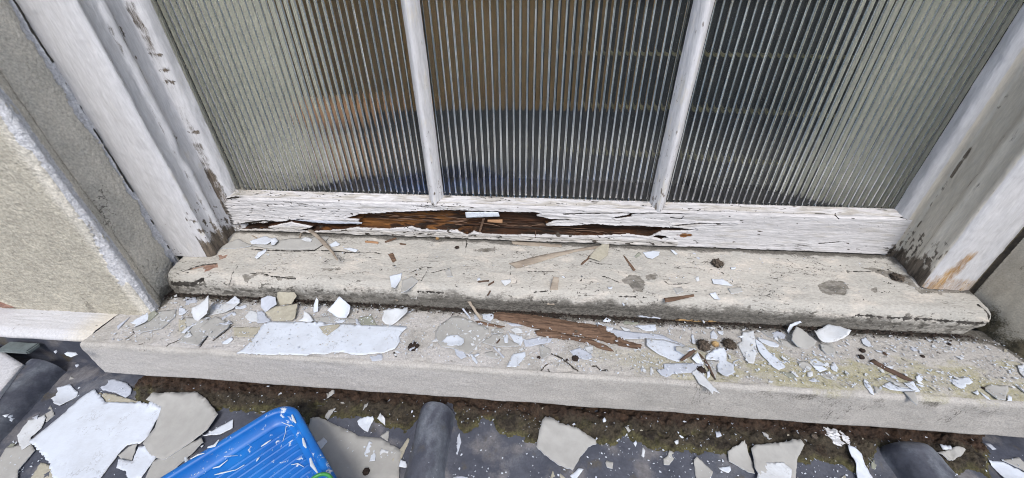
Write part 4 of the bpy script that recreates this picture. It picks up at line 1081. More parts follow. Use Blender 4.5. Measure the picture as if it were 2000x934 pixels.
W_('A', [(290,290),(250,285),(180,330),(90,380),(20,440),(60,440),(130,370),(210,340)], 'narrow white flake at the foot of the standing shard', lift=.002)
W_('A', [(280,270),(290,215),(350,160),(420,160),(520,110),(560,140),(560,165),(500,215),(420,245),(340,255)], 'cluster of broken white paint beside the standing shard', lift=.003, curl=.8)
W_('A', [(425,160),(520,108),(562,135),(560,165),(470,170)], 'upper white piece on the broken cluster', lift=.004)
P_('A', [(300,190),(350,165),(385,175),(370,205),(320,215)], 'dull round blister on the broken white cluster')
W_('A', [(520,190),(610,170),(620,190),(560,215),(520,215)], 'white strip at the right of the broken cluster')
G_('A', [(565,165),(640,145),(650,160),(640,225),(625,225),(630,170)], 'bent grey strip next to the white strip')
W_('A', [(480,250),(510,235),(525,260),(500,270)], 'small white chip under the white strip')
P_('A', [(380,290),(440,250),(500,225),(470,260),(400,295)], 'thin pale curl under the broken cluster')
P_('A', [(370,350),(470,320),(490,345),(440,362)], 'pale flake behind the small white oval one')
W_('A', [(600,280),(655,215),(720,240),(720,330),(640,320)], 'white flake with two holes left of the pale one', lift=.003)
P_('A', [(720,240),(760,230),(840,320),(770,340),(715,340)], 'translucent looking pale flake under the buff flakes')
B_('A', [(490,375),(600,370),(750,370),(690,465),(510,460)], 'oblong buff flake left of the long white sheet')
W_('A', [(395,510),(480,465),(500,485),(440,530),(400,530)], 'small white oval flake near the ledge edge')
W_('A', [(50,470),(95,420),(128,455),(80,475)], 'small white triangle on the broad grey sheet')
G_('B', [(80,330),(90,300),(230,270),(450,310),(450,345)], 'flat grey flake behind the long white sheet')
G_('B', [(1190,430),(1220,400),(1401,280),(1401,440),(1280,470),(1230,470)], 'grey ground patch under the five sided sheet') if 0 else None
O_('B', [(470,290),(580,265),(640,355),(480,350)], 'greenish grey flake behind the right half of the long white sheet')
P_('B', [(445,305),(465,305),(485,355),(450,355)], 'little pale flake beside the greenish grey one')
sheet('A', [(525,615),(600,560),(690,470),(770,350),(840,325),(1090,330),(1510,350),(1690,362),(2030,368),(2075,372),(2078,388),(2030,432),(2010,462),(2018,508),(1983,562),(1968,578),(1860,612),(1670,632),(1570,627),(1500,607),(1400,607),(1330,627),(1240,620),(1160,635),(1060,630),(900,625),(850,632),(700,622)],
      MAT['white'], 'long white paint sheet with torn ends lying along the ledge front', where='ledge', under=MAT['grey'], lift=.005, curl=.06, th=.0010, amp=.0020, step=.004)
B_('B', [(115,380),(290,355),(305,370),(185,460),(150,435)], 'buff triangle lying on the long white sheet', up=.0010)
W_('B', [(265,325),(330,308),(352,325),(320,345),(275,345)], 'small white oval at the back edge of the long white sheet')
P_('B', [(570,640),(680,615),(692,640),(680,672),(590,680)], 'thin pale flake at the ledge edge under the long white sheet')
W_('A', [(270,85),(272,170),(262,250),(150,340),(118,245),(125,205),(190,165)], 'standing white shard with a grey patch on the ledge pile', lean=32, curl=.5)
P_('A', [(755,120),(810,85),(880,100),(900,170),(840,200),(790,245),(750,190)], 'grey and white flake propped against the sill behind the buff flakes', lean=28)
B_('A', [(800,255),(890,190),(1085,160),(1070,300),(1040,318),(870,315)], 'buff flake with dark cracks lying on the back of the long sheet', lean=12, th=.001)
B_('A', [(905,60),(950,40),(1040,35),(1085,90),(1030,165),(890,175)], 'rounded buff flake standing against the sill', lean=42, th=.001)
W_('A', [(1150,235),(1190,260),(1250,335),(1100,325),(1140,290)], 'white triangular flake behind the long white sheet', lean=20)
W_('B', [(60,180),(85,105),(103,130),(97,235),(60,245)], 'thin white flake standing on edge against the sill', lean=55, curl=.1)
W_('B', [(200,230),(295,95),(405,185),(395,250),(365,295),(280,285)], 'white diamond shaped flake leaning on the sill', lean=33)
P_('B', [(320,100),(350,100),(370,150),(340,140)], 'small dull flake behind the leaning diamond', lean=40)
W_('B', [(700,300),(720,240),(800,200),(930,220),(935,265),(860,300),(780,355),(720,355),(695,330)], 'white flake like a fish tail right of the long white sheet', lean=16)
G_('C', [(0,420),(40,350),(110,310),(150,280),(240,285),(380,340),(495,395),(490,430),(400,520),(305,635),(180,580),(60,560),(0,470)], 'large five sided grey sheet between the long white sheet and the rotten wood', lift=.003, th=.001)
P_('C', [(170,570),(260,600),(290,650),(240,670),(200,640)], 'pale flake under the five sided grey sheet')
W_('C', [(52,520),(110,465),(205,452),(265,485),(265,530),(240,560),(60,545)], 'white oval flake lying on the five sided grey sheet', lift=.002)
W_('B', [(1135,515),(1180,475),(1195,500),(1200,512)], 'small white wedge left of the five sided grey sheet')
W_('C', [(320,620),(345,620),(390,695),(380,712),(340,670)], 'slim white flake below the tip of the five sided grey sheet')
W_('C', [(345,630),(390,610),(410,625),(370,645)], 'small white oval chip beside the slim white flake')
W_('C', [(650,745),(695,640),(715,615),(820,605),(825,640),(740,740)], 'white boot shaped flake at the middle of the ledge edge', lift=.003)
G_('C', [(430,520),(530,440),(620,430),(700,500),(780,555),(560,552)], 'grey boat shaped flake under the thin white ovals')
G_('C', [(510,410),(560,385),(630,395),(620,420),(545,445),(510,440)], 'small grey flake between the grey sheet and the white triangle')
W_('C', [(625,490),(650,435),(668,460),(665,520),(635,525)], 'thin white oval flake standing on the boat shaped one', lift=.003)
W_('C', [(665,420),(700,430),(795,460),(800,500),(778,555),(720,510)], 'white dagger shaped flake pointing at the ledge edge', lift=.003)
W_('C', [(680,400),(740,375),(790,390),(800,430),(740,430)], 'crumpled white flake above the dagger shaped one', curl=1)
P_('C', [(800,490),(960,465),(1070,480),(1050,510),(880,545),(820,550)], 'long dull white flake in front of the rotten wood')
P_('C', [(640,330),(760,340),(800,360),(700,360)], 'pale streak of paint behind the white triangle')
G_('C', [(945,550),(975,535),(1060,575),(1050,615),(985,670),(965,640)], 'grey arrow shaped flake in front of the long dull flake', lift=.002)
G_('C', [(450,610),(520,590),(600,640),(560,660),(470,640)], 'thin grey flake near the middle of the ledge')
W_('C', [(430,260),(520,245),(540,280),(500,325),(440,310)], 'bright white flake at the left tip of the rotten wood', lift=.003)
P_('C', [(355,260),(400,255),(420,300),(365,310)], 'dull flake at the left tip of the rotten wood')
P_('D', [(60,590),(150,560),(250,610),(270,660),(200,670),(100,640)], 'pale ringed flake under the dark hole lump')
W_('D', [(195,555),(270,545),(275,590),(262,630),(215,600)], 'white pointed flake below the end of the rotten wood', lift=.002)
W_('D', [(755,490),(900,485),(1000,520),(1120,570),(1180,600),(1100,660),(1050,692),(960,665),(860,620),(755,560)], 'wide white flake under the long curved strip', lift=.002)
G_('D', [(1015,570),(1120,570),(1180,600),(1110,650),(1020,605)], 'dull grey flake lying on the wide white one')
W_('D', [(680,360),(790,348),(840,352),(850,405),(760,410),(650,380)], 'white notched flake at the foot of the sill', lift=.002)
W_('D', [(515,375),(600,385),(620,420),(560,410)], 'white splinter of paint beside the notched flake', lift=.003)
sheet('D', [(310,355),(360,370),(460,400),(620,420),(760,430),(900,445),(1060,520),(1200,590),(1180,600),(1050,530),(900,485),(750,480),(600,488),(500,480),(470,450),(420,430),(310,395)], MAT['pale'],
      'long curved dull white strip of paint beside the rotten wood', under=MAT['grey'], lift=.004, curl=.6, th=.0014)
W_('D', [(310,355),(360,365),(455,395),(440,425),(310,395)], 'bright white end piece on the long curved strip', lift=.003)
W_('D', [(355,325),(390,285),(435,315),(420,330),(370,330)], 'small white pointed flake at the foot of the sill', lean=30)
O_('D', [(540,330),(570,308),(600,320),(685,330),(680,345),(560,345)], 'small olive flake at the foot of the sill')
W_('D', [(465,520),(525,485),(535,510),(475,535)], 'white chip lying across the end of the rotten wood', up=.006)
P_('D', [(850,765),(920,755),(910,710),(1000,705),(1180,700),(1280,720),(1175,790),(1000,800),(940,830),(890,810)], 'dull white flake with a hooked end above the ledge edge', lift=.003)
W_('D', [(1165,660),(1225,600),(1250,660),(1280,720),(1210,700)], 'white triangle on the hooked dull flake', lean=20)
W_('D', [(790,745),(805,735),(825,770),(800,820),(790,800)], 'tiny white leaf shaped chip near the ledge edge', lift=.002)
P_('D', [(705,745),(740,740),(745,765),(710,775)], 'tiny pale square chip near the ledge edge')
G_('E', [(135,490),(250,500),(235,600),(220,650),(160,580)], 'grey flake beneath the ragged white one')
W_('E', [(130,450),(200,400),(290,380),(320,430),(320,495),(385,525),(385,590),(400,610),(310,665),(270,640),(230,600),(235,530),(255,495),(130,480)], 'ragged white flake with spots near the brown fluffy lump', lift=.003)
W_('E', [(5,600),(40,575),(100,620),(170,700),(265,800),(200,770),(190,810),(150,760),(60,700)], 'white forked flake hanging over the ledge edge', where='ledge', lift=.002, up=.001)
W_('E', [(170,240),(200,215),(240,270),(230,300),(175,290)], 'small white flake behind the brown fluffy lump')
W_('E', [(235,225),(290,220),(290,260),(250,250)], 'small square white flake behind the brown fluffy lump')
W_('E', [(0,250),(15,250),(40,330),(20,350),(0,330)], 'white scrap left of the dark seed head')
W_('E', [(455,320),(465,240),(560,230),(580,290),(600,420),(560,525),(515,520),(470,440),(430,360),(425,330)], 'white tooth shaped flake, larger of the crossed white pair', lift=.002)
W_('E', [(575,290),(640,330),(700,410),(780,470),(855,545),(850,560),(790,578),(740,550),(620,420),(590,350)], 'long white flake with a ridge slanting to the ledge edge', lift=.003)
W_('E', [(590,280),(640,285),(740,320),(800,355),(790,372),(720,360),(640,330)], 'slim white flake above the long slanting one', lift=.002)
G_('E', [(770,300),(860,310),(950,380),(850,380),(800,330)], 'long grey flake left of the grey triangle')
G_('E', [(635,220),(680,205),(750,260),(740,290),(700,275)], 'small grey wedge at the foot of the sill')
P_('E', [(720,240),(800,215),(860,260),(850,290),(760,285)], 'dull flake with a dark spot at the foot of the sill')
G_('E', [(1170,345),(1280,335),(1310,400),(1300,465),(1200,410)], 'grey flake below the white fan shaped one')
G_('E', [(890,320),(910,260),(960,180),(1000,205),(1120,330),(1110,360),(1060,385),(960,370)], 'grey triangle propped up at the foot of the sill', lean=22, th=.001)
W_('E', [(1060,265),(1130,230),(1240,165),(1330,205),(1401,260),(1390,290),(1320,320),(1190,335),(1110,320)], 'white fan shaped flake propped at the foot of the sill', lean=15)
W_('E', [(860,220),(900,160),(975,130),(985,145),(930,180),(880,250)], 'crinkled white sliver standing against the sill', lean=45, curl=1.2)
P_('E', [(800,490),(850,485),(880,500),(840,515)], 'pale chip right of the long slanting flake')
O_('E', [(800,590),(920,600),(970,640),(900,650)], 'olive flake in the mossy patch near the ledge edge')
W_('E', [(900,590),(940,600),(978,640),(960,645)], 'slender white curl in the mossy patch')
W_('E', [(1085,490),(1130,470),(1220,530),(1210,545),(1130,540)], 'upper white flake of the small heap on the moss', lift=.002)
G_('E', [(975,505),(1030,505),(1100,535),(1090,580),(1030,575),(985,540)], 'grey flake at the left of the small heap on the moss')
W_('E', [(1095,545),(1180,540),(1240,575),(1170,600)], 'middle white flake of the small heap on the moss', lift=.003)
W_('E', [(1055,600),(1100,590),(1110,630),(1080,645),(1055,635)], 'squarish white chip at the lower left of the small heap')
P_('E', [(1070,670),(1120,645),(1165,680),(1110,683)], 'dull triangular chip below the small heap')
W_('E', [(1265,540),(1295,505),(1335,560),(1330,595),(1280,575)], 'white flake at the right of the small heap', curl=.8)
G_('E', [(1160,610),(1230,590),(1330,640),(1320,670),(1220,650)], 'grey flake at the bottom of the small heap')
W_('E', [(340,450),(360,445),(362,475),(345,480)], 'tiny white chip in the open next to the ragged flake')
P_('E', [(380,500),(420,480),(450,480),(410,495),(385,512)], 'curled pale shred right of the ragged flake', curl=1.5)
W_('E', [(140,600),(165,595),(172,635),(145,650)], 'little white scrap left of the ragged flake')
W_('F', [(590,520),(640,500),(720,545),(840,565),(915,590),(800,590),(640,570),(595,545)], 'white slipper shaped flake near the dark twig', lift=.002)
G_('F', [(555,450),(640,460),(760,510),(820,560),(740,550),(640,490)], 'grey flake lying between the dark twig and the white slipper shape', lift=.002)
W_('F', [(760,510),(840,505),(900,570),(915,590),(830,570)], 'white flake at the right of the slipper shaped one')
G_('F', [(765,590),(860,595),(895,680),(885,715),(840,680),(800,630)], 'grey pointed flake hanging over the ledge edge', where='ledge', up=.001)
W_('F', [(1155,468),(1340,470),(1385,515),(1360,530),(1330,525),(1335,545),(1300,560),(1240,535),(1200,495)], 'white heart shaped flake alone on the mossy ledge', lift=.004)
G_('F', [(1500,550),(1540,530),(1700,545),(1715,590),(1690,670),(1610,665),(1560,620),(1510,580)], 'grey shield shaped flake near the right end of the ledge', lift=.004)
W_('F', [(1390,595),(1440,575),(1455,610),(1430,625)], 'small white flake left of the grey shield shaped one')
W_('F', [(1455,590),(1540,640),(1560,670),(1520,650)], 'thin white sliver left of the grey shield shaped flake')
W_('F', [(1700,630),(1740,650),(1750,678),(1705,675)], 'small white flake right of the grey shield shaped one')
W_('F', [(1800,350),(1868,345),(1930,345),(1930,480),(1868,465),(1830,420)], 'white flake at the far right end of the ledge')
W_('F', [(380,110),(420,90),(480,180),(440,180),(395,150)], 'white flake at the sill foot right of the fan shaped one')
W_('F', [(500,205),(570,215),(575,235),(530,225)], 'small white wedge above the dark twig')
P_('F', [(820,185),(870,180),(905,215),(860,220)], 'pale faint flake in the middle of the mossy ledge')
G_('F', [(1040,120),(1095,80),(1140,120),(1070,138)], 'grey flake at the sill foot near its right end')
G_('F', [(1110,180),(1170,175),(1220,210),(1180,215)], 'faint grey flake below the sill foot flake')
W_('F', [(875,460),(900,430),(945,475),(930,490),(890,485)], 'small white flake at the tip of the dark twig')
G_('F', [(1800,540),(1815,535),(1900,590),(1900,620)], 'narrow grey flake at the right picture edge of the ledge')
P_('F', [(640,430),(690,440),(710,470),(660,460)], 'pale scrap beside the middle of the dark twig')
G_('F', [(490,530),(570,570),(510,610)], 'small grey triangle left of the slipper shaped flake')
W_('F', [(400,470),(440,500),(480,560),(500,620),(460,600),(410,530)], 'crumbled white shred left of the small grey triangle', curl=1)
G_('F', [(0,160),(60,165),(130,200),(135,250),(60,250),(10,210)], 'rounded grey flake below the right tip of the white fan') 

# ---- the rotten pieces of wood
sheet('C', [(545,240),(620,238),(700,243),(830,255),(960,275),(1080,298),(1180,310),(1300,335),(1420,355),(1560,385),(1560,420),(1618,440),(1660,480),(1830,525),(1885,538),(1866,574),(1800,562),(1688,545),(1560,510),(1468,482),(1300,450),(1200,440),(1100,420),(1000,405),(905,385),(800,350),(640,320),(530,290)], MAT['oldwood'],
      'longest piece of brown rotten wood lying on the ledge', name='wood_splinter', cat='wood splinter', group='splinters of rotten wood', th=.0085, lift=.001, curl=0, grain=.003, thick_prof=True, step=.0018, amp=.0016)
sheet('C', [(905,405),(1010,400),(1180,440),(1268,455),(1418,480),(1500,520),(1608,570),(1628,602),(1530,580),(1420,530),(1250,490),(1050,470),(920,440)], MAT['oldwood'],
      'second piece of rotten wood along the front of the longest one', name='wood_splinter', cat='wood splinter', group='splinters of rotten wood', th=.005, lift=.001, curl=0, grain=.002, thick_prof=True, step=.0018, amp=.0014)
S_('C', [(365,320),(400,315),(640,365),(600,378),(420,350)], 'slim dark brown stick at the left end of the longest rotten wood', mat='oldwood', th=.002)
S_('C', [(290,140),(320,138),(390,240),(440,310),(405,312),(350,225)], 'grey splinter leaning on the sill above the five sided sheet', mat='greywood', lean=38, th=.0014)
S_('C', [(243,205),(258,200),(328,290),(315,303)], 'narrow white painted sliver leaning on the sill', mat='pale', lean=38, th=.001)
S_('C', [(555,525),(590,480),(593,495),(565,530)], 'tiny brown splinter on the boat shaped flake', mat='darkwood', th=.001)
S_('C', [(525,550),(540,550),(635,640),(620,652)], 'straight pale sliver below the boat shaped flake', mat='pale', th=.001)
S_('F', [(455,315),(470,298),(500,290),(540,320),(620,362),(700,400),(850,480),(840,500),(760,470),(680,430),(600,390),(520,345)], 'dark twig on the mossy right part of the ledge', mat='darkwood', th=.003)
S_('D', [(1050,692),(1100,650),(1180,600),(1215,600),(1140,660),(1080,700)], 'dark twig from the seed head across the wide white flake', mat='darkwood', th=.002)
S_('D', [(1235,610),(1250,612),(1330,720),(1380,830),(1370,835),(1300,715)], 'thin dark twig beside the ragged white flake', mat='darkwood', th=.001)
S_('F', [(575,220),(620,250),(612,262),(572,238)], 'short dark chip above the dark twig', mat='darkwood', th=.001)

# ---- on the sill
sheet('Q', [(590,440),(650,452),(760,462),(880,464),(980,460),(1025,432),(1068,384),(1050,378),(980,385),(800,400),(700,425)], MAT['grey'], 'long grey strip of paint lifting off the sill under the rail', th=.001, lift=.004, curl=.1)
G_('Q', [(410,455),(450,425),(520,400),(600,440),(560,450),(480,455)], 'grey lifted flake at the left corner of the sill')
W_('Q', [(590,420),(680,382),(740,410),(700,440),(600,435)], 'white flake at the left end of the sill, largest there', lift=.003)
W_('Q', [(720,410),(745,395),(765,425),(745,447),(720,445)], 'bent white chip touching the largest one on the sill', lift=.003)
W_('Q', [(615,510),(640,480),(690,460),(685,475),(630,520)], 'slim white flake below the pair on the left end of the sill')
W_('Q', [(895,400),(930,388),(968,400),(960,418),(925,415)], 'small white flake beside the bent grey stalk')
W_('Q', [(1070,435),(1110,412),(1138,430),(1125,440),(1080,446)], 'small white flake right of the bent grey stalk')
W_('Q', [(1155,460),(1200,450),(1245,465),(1230,478)], 'flat white flake lying under the rotten hole')
S_('Q', [(850,285),(875,282),(950,325),(1000,370),(1050,415),(1100,480),(1124,524),(1115,528),(1080,480),(1030,432),(985,385),(930,340)], 'bent grey stalk lying across the sill below the rail', mat='greywood', th=.0024, name='dry_stalk', cat='stalk', where=.071, group=None)
S_('Q', [(585,368),(600,370),(640,393),(630,398)], 'short pale sliver at the left end of the rail', mat='greywood', th=.001)
S_('Q', [(880,400),(895,345),(905,350),(890,405)], 'pale upright sliver beside the bent grey stalk', mat='greywood', th=.001)
W_('R', [(190,625),(265,605),(260,640),(225,700),(200,690)], 'white flake behind the upright grey sliver on the sill', lift=.002)
G_('R', [(265,650),(330,630),(365,655),(300,710),(262,730)], 'grey flake right of the upright grey sliver on the sill', lift=.002)
G_('R', [(303,705),(330,700),(360,740),(362,765),(320,762)], 'small grey flake on the sill nose', lean=50)
S_('R', [(230,632),(262,640),(255,720),(240,775),(222,770)], 'upright grey sliver on the sill nose', lean=50, mat='greywood', th=.001)
S_('R', [(180,490),(210,480),(232,525),(210,540)], 'small square brown wood chip on the sill', mat='oldwood')
G_('R', [(530,590),(560,580),(575,630),(540,625)], 'small grey shield shaped flake on the sill')
S_('R', [(723,655),(795,645),(795,655),(730,662)], 'flat brown splinter near the small white triangle', mat='darkwood')
S_('R', [(788,675),(825,650),(825,660),(792,682)], 'short brown splinter near the small white triangle', mat='darkwood')
S_('R', [(780,740),(800,708),(806,714),(788,744)], 'tiny dark splinter near the sill nose', mat='darkwood')
W_('R', [(722,640),(735,632),(745,645),(724,655)], 'tiny white crumb at the end of the flat brown splinter')
W_('R', [(865,650),(925,645),(928,660),(890,685)], 'small white triangular flake in the open on the sill', lift=.003)
S_('R', [(40,405),(122,412),(122,425),(42,418)], 'flat reddish brown chip under the rotten hole', mat='tanwood')
S_('R', [(160,410),(230,385),(232,396),(165,420)], 'dull brown splinter at the left of the rotten hole', mat='oldwood')
S_('R', [(250,420),(290,425),(290,433),(252,430)], 'tiny reddish chip on the sill', mat='oldwood')
S_('R', [(1150,770),(1165,700),(1185,628),(1220,635),(1212,700),(1205,770),(1190,800),(1145,800)], 'upright block of brown wood on the sill nose', lean=62, mat='greywood', th=.003)
S_('R', [(915,545),(1130,490),(1260,468),(1430,440),(1478,436),(1470,452),(1320,475),(1150,520),(1080,545),(960,575)], 'long pale bent splinter in the middle of the sill', mat='greywood', th=.002)
S_('R', [(930,410),(1100,418),(1235,430),(1235,445),(1100,443),(940,430)], 'weathered strip of wood close under the rail', mat='greywood', th=.0014)
S_('S', [(105,550),(190,470),(270,405),(285,410),(200,480),(115,555)], 'reddish splinter under the propped beige flake', mat='oldwood', th=.002)
B_('S', [(155,520),(200,460),(270,415),(278,440),(270,500),(220,540)], 'beige flake resting on the reddish splinter', up=.003)
W_('S', [(483,480),(550,470),(588,475),(580,500),(540,524),(510,515)], 'white oval flake on the sill near the rail', lift=.003)
W_('S', [(650,468),(670,465),(697,490),(680,492)], 'slim white chip right of the white oval flake')
O_('S', [(430,500),(460,475),(475,490),(445,510)], 'small olive chip left of the white oval flake')
S_('S', [(362,495),(375,500),(440,585),(425,592)], 'dark splinter above the mould patch on the sill', mat='oldwood', th=.0016)
W_('S', [(900,640),(970,640),(1030,680),(990,678),(910,672)], 'jagged white flake on the right half of the sill', lift=.002)
G_('S', [(1000,700),(1080,690),(1090,715),(1020,728)], 'grey flake right of the jagged white one on the sill')
W_('S', [(888,735),(920,725),(957,765),(920,762)], 'white flake below the jagged one on the sill')
W_('S', [(800,635),(820,632),(828,650),(812,656)], 'tiny white flake left of the jagged one on the sill')
W_('S', [(1015,570),(1048,570),(1045,583),(1020,583)], 'tiny white flake right of the brown leaf clump')
P_('S', [(785,480),(800,480),(840,525),(828,528)], 'thin pale scrap between the oval flake and the leaf clump')
G_('S', [(670,695),(720,690),(730,720),(690,730)], 'faint grey flake above the tan wood chip')
S_('S', [(612,755),(700,745),(795,733),(797,745),(700,768),(620,782)], 'tan wood chip on the sill nose', mat='oldwood', th=.002)
W_('S', [(357,790),(375,760),(390,760),(388,795),(365,805)], 'white flake stuck in the mould of the sill nose', lean=62)
W_('S', [(268,690),(300,688),(295,702),(275,702)], 'small white flake left of the mould patch')
S_('S', [(560,870),(640,848),(660,838),(750,832),(830,830),(860,860),(950,885),(950,905),(860,905),(760,900),(670,895),(620,880)], 'ochre rotten wood at the foot of the sill nose', lean=62, mat='yellowwood', th=.004)
P_('S', [(440,862),(520,865),(590,876),(580,884),(480,874)], 'thin pale strip left of the ochre rotten wood', lean=62)
# in the rotten hole of the rail
def on_rail(crop, pts, mat, label, name, cat, group, off=.002, th=.0012):
    W = [ony(x, y, RAIL_Y-off) for x, y in px(crop, pts)]
    V2, F = fill(ragged([(p[0], p[2]) for p in W], 77+len(label), .0005), .0025)
    P = np.c_[V2[:, 0], RAIL_Y-off-.0012*np.abs(fbm(V2[:, 0], V2[:, 1], .02, oct=2, seed=3)), V2[:, 1]]
    return tag(shell(name, P, F, th, MAT[mat], (0, -1, 0)), label, cat, group)
FG = 'loose flakes of peeled paint'; WG = 'splinters of rotten wood'
on_rail('R', [(650,232),(850,232),(858,258),(740,262),(655,265)], 'white', 'white paint flake bridging the rotten hole in the rail', 'paint_flake', 'paint flake', FG, .002)
on_rail('R', [(785,280),(875,280),(875,300),(785,292)], 'tanwood', 'bright orange wood chip inside the rotten hole', 'wood_splinter', 'wood splinter', WG, -.004, .003)
on_rail('R', [(730,355),(755,270),(770,270),(742,355)], 'oldwood', 'upright brown splinter inside the rotten hole', 'wood_splinter', 'wood splinter', WG, -.003, .002)
on_rail('R', [(1072,392),(1074,345),(1080,345),(1080,392)], 'darkwood', 'small dark peg of wood at the bottom of the rotten hole', 'wood_splinter', 'wood splinter', WG, .001, .001)
on_rail('N', [(470,212),(820,225),(818,233),(640,232),(560,225)], 'pale', 'thin tongue of paint over the left dark split of the rail', 'paint_flake', 'paint flake', FG, .0018)

# ---- lumps of debris
def lump(crop, c, rpx, mat, label, name='debris_lump', cat='debris', flat=.6, seed=1, fuzz=.35, strands=0):
    (x, y), = px(crop, [c]); q = hit(x, y); s = CROPS[crop][2]
    e = hit(x+rpx/s, y); R_ = float(np.hypot(e[0]-q[0], e[1]-q[1]))*(.8 if rpx > 50 else .9)
    bm = bmesh.new(); bmesh.ops.create_icosphere(bm, subdivisions=4, radius=1)
    for v in bm.verts:
        n = v.co.normalized()
        k = 1+fuzz*float(fbm(np.array(n.x*1.7+seed), np.array(n.y*1.7+n.z*2.3), .45, oct=5, seed=seed, gain=.65))
        v.co = Vector((n.x*R_*k, n.y*R_*k, n.z*R_*flat*k))
    r = random.Random(seed)
    for i in range(strands):       # little strands sticking out
        a, h_ = r.uniform(0, 6.28), r.uniform(0, 1.2)
        d = Vector((math.cos(a)*math.cos(h_), math.sin(a)*math.cos(h_), math.sin(h_)*flat))
        p = d*R_*.75; t = Vector((r.uniform(-1, 1), r.uniform(-1, 1), r.uniform(0, .7))).normalized()
        w = R_*.035; s_ = d.cross(t).normalized()*w
        e_ = p+(d+t*.8).normalized()*R_*r.uniform(.5, 1.2)
        a1, b1, c1, d1 = bm.verts.new(p-s_), bm.verts.new(p+s_), bm.verts.new(e_), bm.verts.new(p+Vector((0, 0, w)))
        bm.faces.new((a1, b1, c1)); bm.faces.new((b1, d1, c1)); bm.faces.new((d1, a1, c1))
    me = bpy.data.meshes.new(name); bm.to_mesh(me); bm.free(); me.shade_smooth(); me.materials.append(MAT[mat])
    o = bpy.data.objects.new(name, me); COL.objects.link(o); zb = float(H(q[0], q[1]))
    if q[1] < LEDGE_Y: zb = max(zb, float(roof_base(q[0], q[1])+mud_height(q[0], q[1])))
    i_, j_ = _sij(q[0], q[1]); zb += float(STK[i_, j_])*.8
    o.location = (q[0], q[1], zb+R_*flat*.62)
    return tag(o, label, cat)
h = lump('B', (970,555), 58, 'clump', 'round dark lump with pale slivers right of the long white sheet', flat=.35, seed=3, strands=24)
for i, pts in enumerate([[(935,600),(970,500),(980,505),(950,605)], [(970,545),(1005,515),(1015,522),(980,552)], [(935,600),(985,570),(990,580),(945,610)]]):
    S_('B', pts, ['pale sliver crossing the round dark lump', 'pale sliver at the top of the round dark lump', 'pale sliver at the bottom of the round dark lump'][i], mat='pale', th=.001, up=.003)
lump('D', (110,660), 34, 'clump', 'small black crumbly lump in the ringed pale flake', flat=.4, seed=5, strands=14)
lump('D', (35,672), 14, 'clump', 'tiny black lump left of the ringed pale flake', flat=.5, seed=6)
lump('C', (945,650), 17, 'clump', 'tiny dark lump beside the grey arrow shaped flake', flat=.5, seed=7)
lump('D', (1275,550), 66, 'clump2', 'dark brown seed head on the ledge beside the curved strip', flat=.6, seed=8, strands=160, fuzz=.8)
lump('E', (215,345), 34, 'yellowwood', 'ochre crumb right of the dark brown seed head', flat=.7, seed=9, strands=10)
lump('E', (345,350), 62, 'clump2', 'fluffy brown lump on the ledge left of the crossed white pair', flat=.5, seed=10, strands=200, fuzz=.9)
lump('F', (390,215), 24, 'clump', 'black crumb at the back of the mossy ledge', flat=.7, seed=11)
lump('F', (378,275), 26, 'clump', 'black crumb in front of the other one on the mossy ledge', flat=.7, seed=12)
lump('F', (940,266), 20, 'clump', 'lone black crumb in the middle of the mossy ledge', flat=.5, seed=13)
lump('F', (1180,155), 16, 'clump', 'small black crumb near the right end of the sill foot', flat=.6, seed=14)
lump('F', (1490,555), 18, 'clump', 'small dark crumb on the grey shield shaped flake corner', flat=.6, seed=15)
lump('S', (935,550), 34, 'clump2', 'brown leaf clump on the sill', flat=.5, seed=16, strands=60, fuzz=.9)
lump('T', (468,510), 34, 'clump2', 'brown mossy tuft on the sill in front of the jamb foot', flat=.5, seed=17, strands=90, fuzz=.9)
lump('H', (560,885), 34, 'clump', 'dark brown stone like crumb on the largest grey sheet', flat=.7, seed=18)
lump('R', (475,352), 12, 'yellowwood', 'small ochre bead on the lip of the rotten rail', flat=.9, seed=19)
lump('R', (352,615), 6, 'clump', 'tiny black bead on the sill', flat=.7, seed=20)
lump('R', (600,450), 14, 'clump', 'small dark tuft on the sill below the rotten hole', flat=.5, seed=21, strands=14)
lump('J', (612,268), 20, 'clump2', 'brown pebble like crumb on the mud', flat=.6, seed=22)
lump('D', (1255,765), 40, 'clump', 'dark leaf crumb between the triangle and the hanging flake', flat=.4, seed=23, fuzz=.6)
lump('E', (300,395), 22, 'clump', 'dark crumb on the top of the ragged white flake', flat=.5, seed=24, fuzz=.6)
lump('D', (115,430), 16, 'clump2', 'small knot in the longest piece of rotten wood', flat=.8, seed=25)
# cobweb and dirt tuft in the left corner of the panes
def corner_tuft():
    q = ony(462, 372, GLASS_Y-.012); r = random.Random(5); V = []; F = []
    for i in range(120):
        p = np.array([q[0]+abs(r.gauss(0, .008)), q[1]+r.uniform(-.012, .006), q[2]-.006+abs(r.gauss(0, .006))])
        d = np.array([r.uniform(-1, 1), r.uniform(-1, .2), r.uniform(-.3, 1)]); d /= np.linalg.norm(d)
        L = r.uniform(.003, .010); s = np.cross(d, [0, 1, .3]); s = s/np.linalg.norm(s)*.00022
        k = len(V); m = p+d*L*.5+np.array([r.uniform(-1, 1), 0, r.uniform(-1, 1)])*.0012
        V += [p-s, p+s, m+s, m-s, p+d*L]; F += [(k, k+1, k+2, k+3), (k+3, k+2, k+4)]
    o = mesh_obj('cobweb_tuft', V, F, MAT['beige'], None, smooth=False); tag(o, 'dusty cobweb tuft in the lower left corner of the first pane', 'cobweb')
corner_tuft()
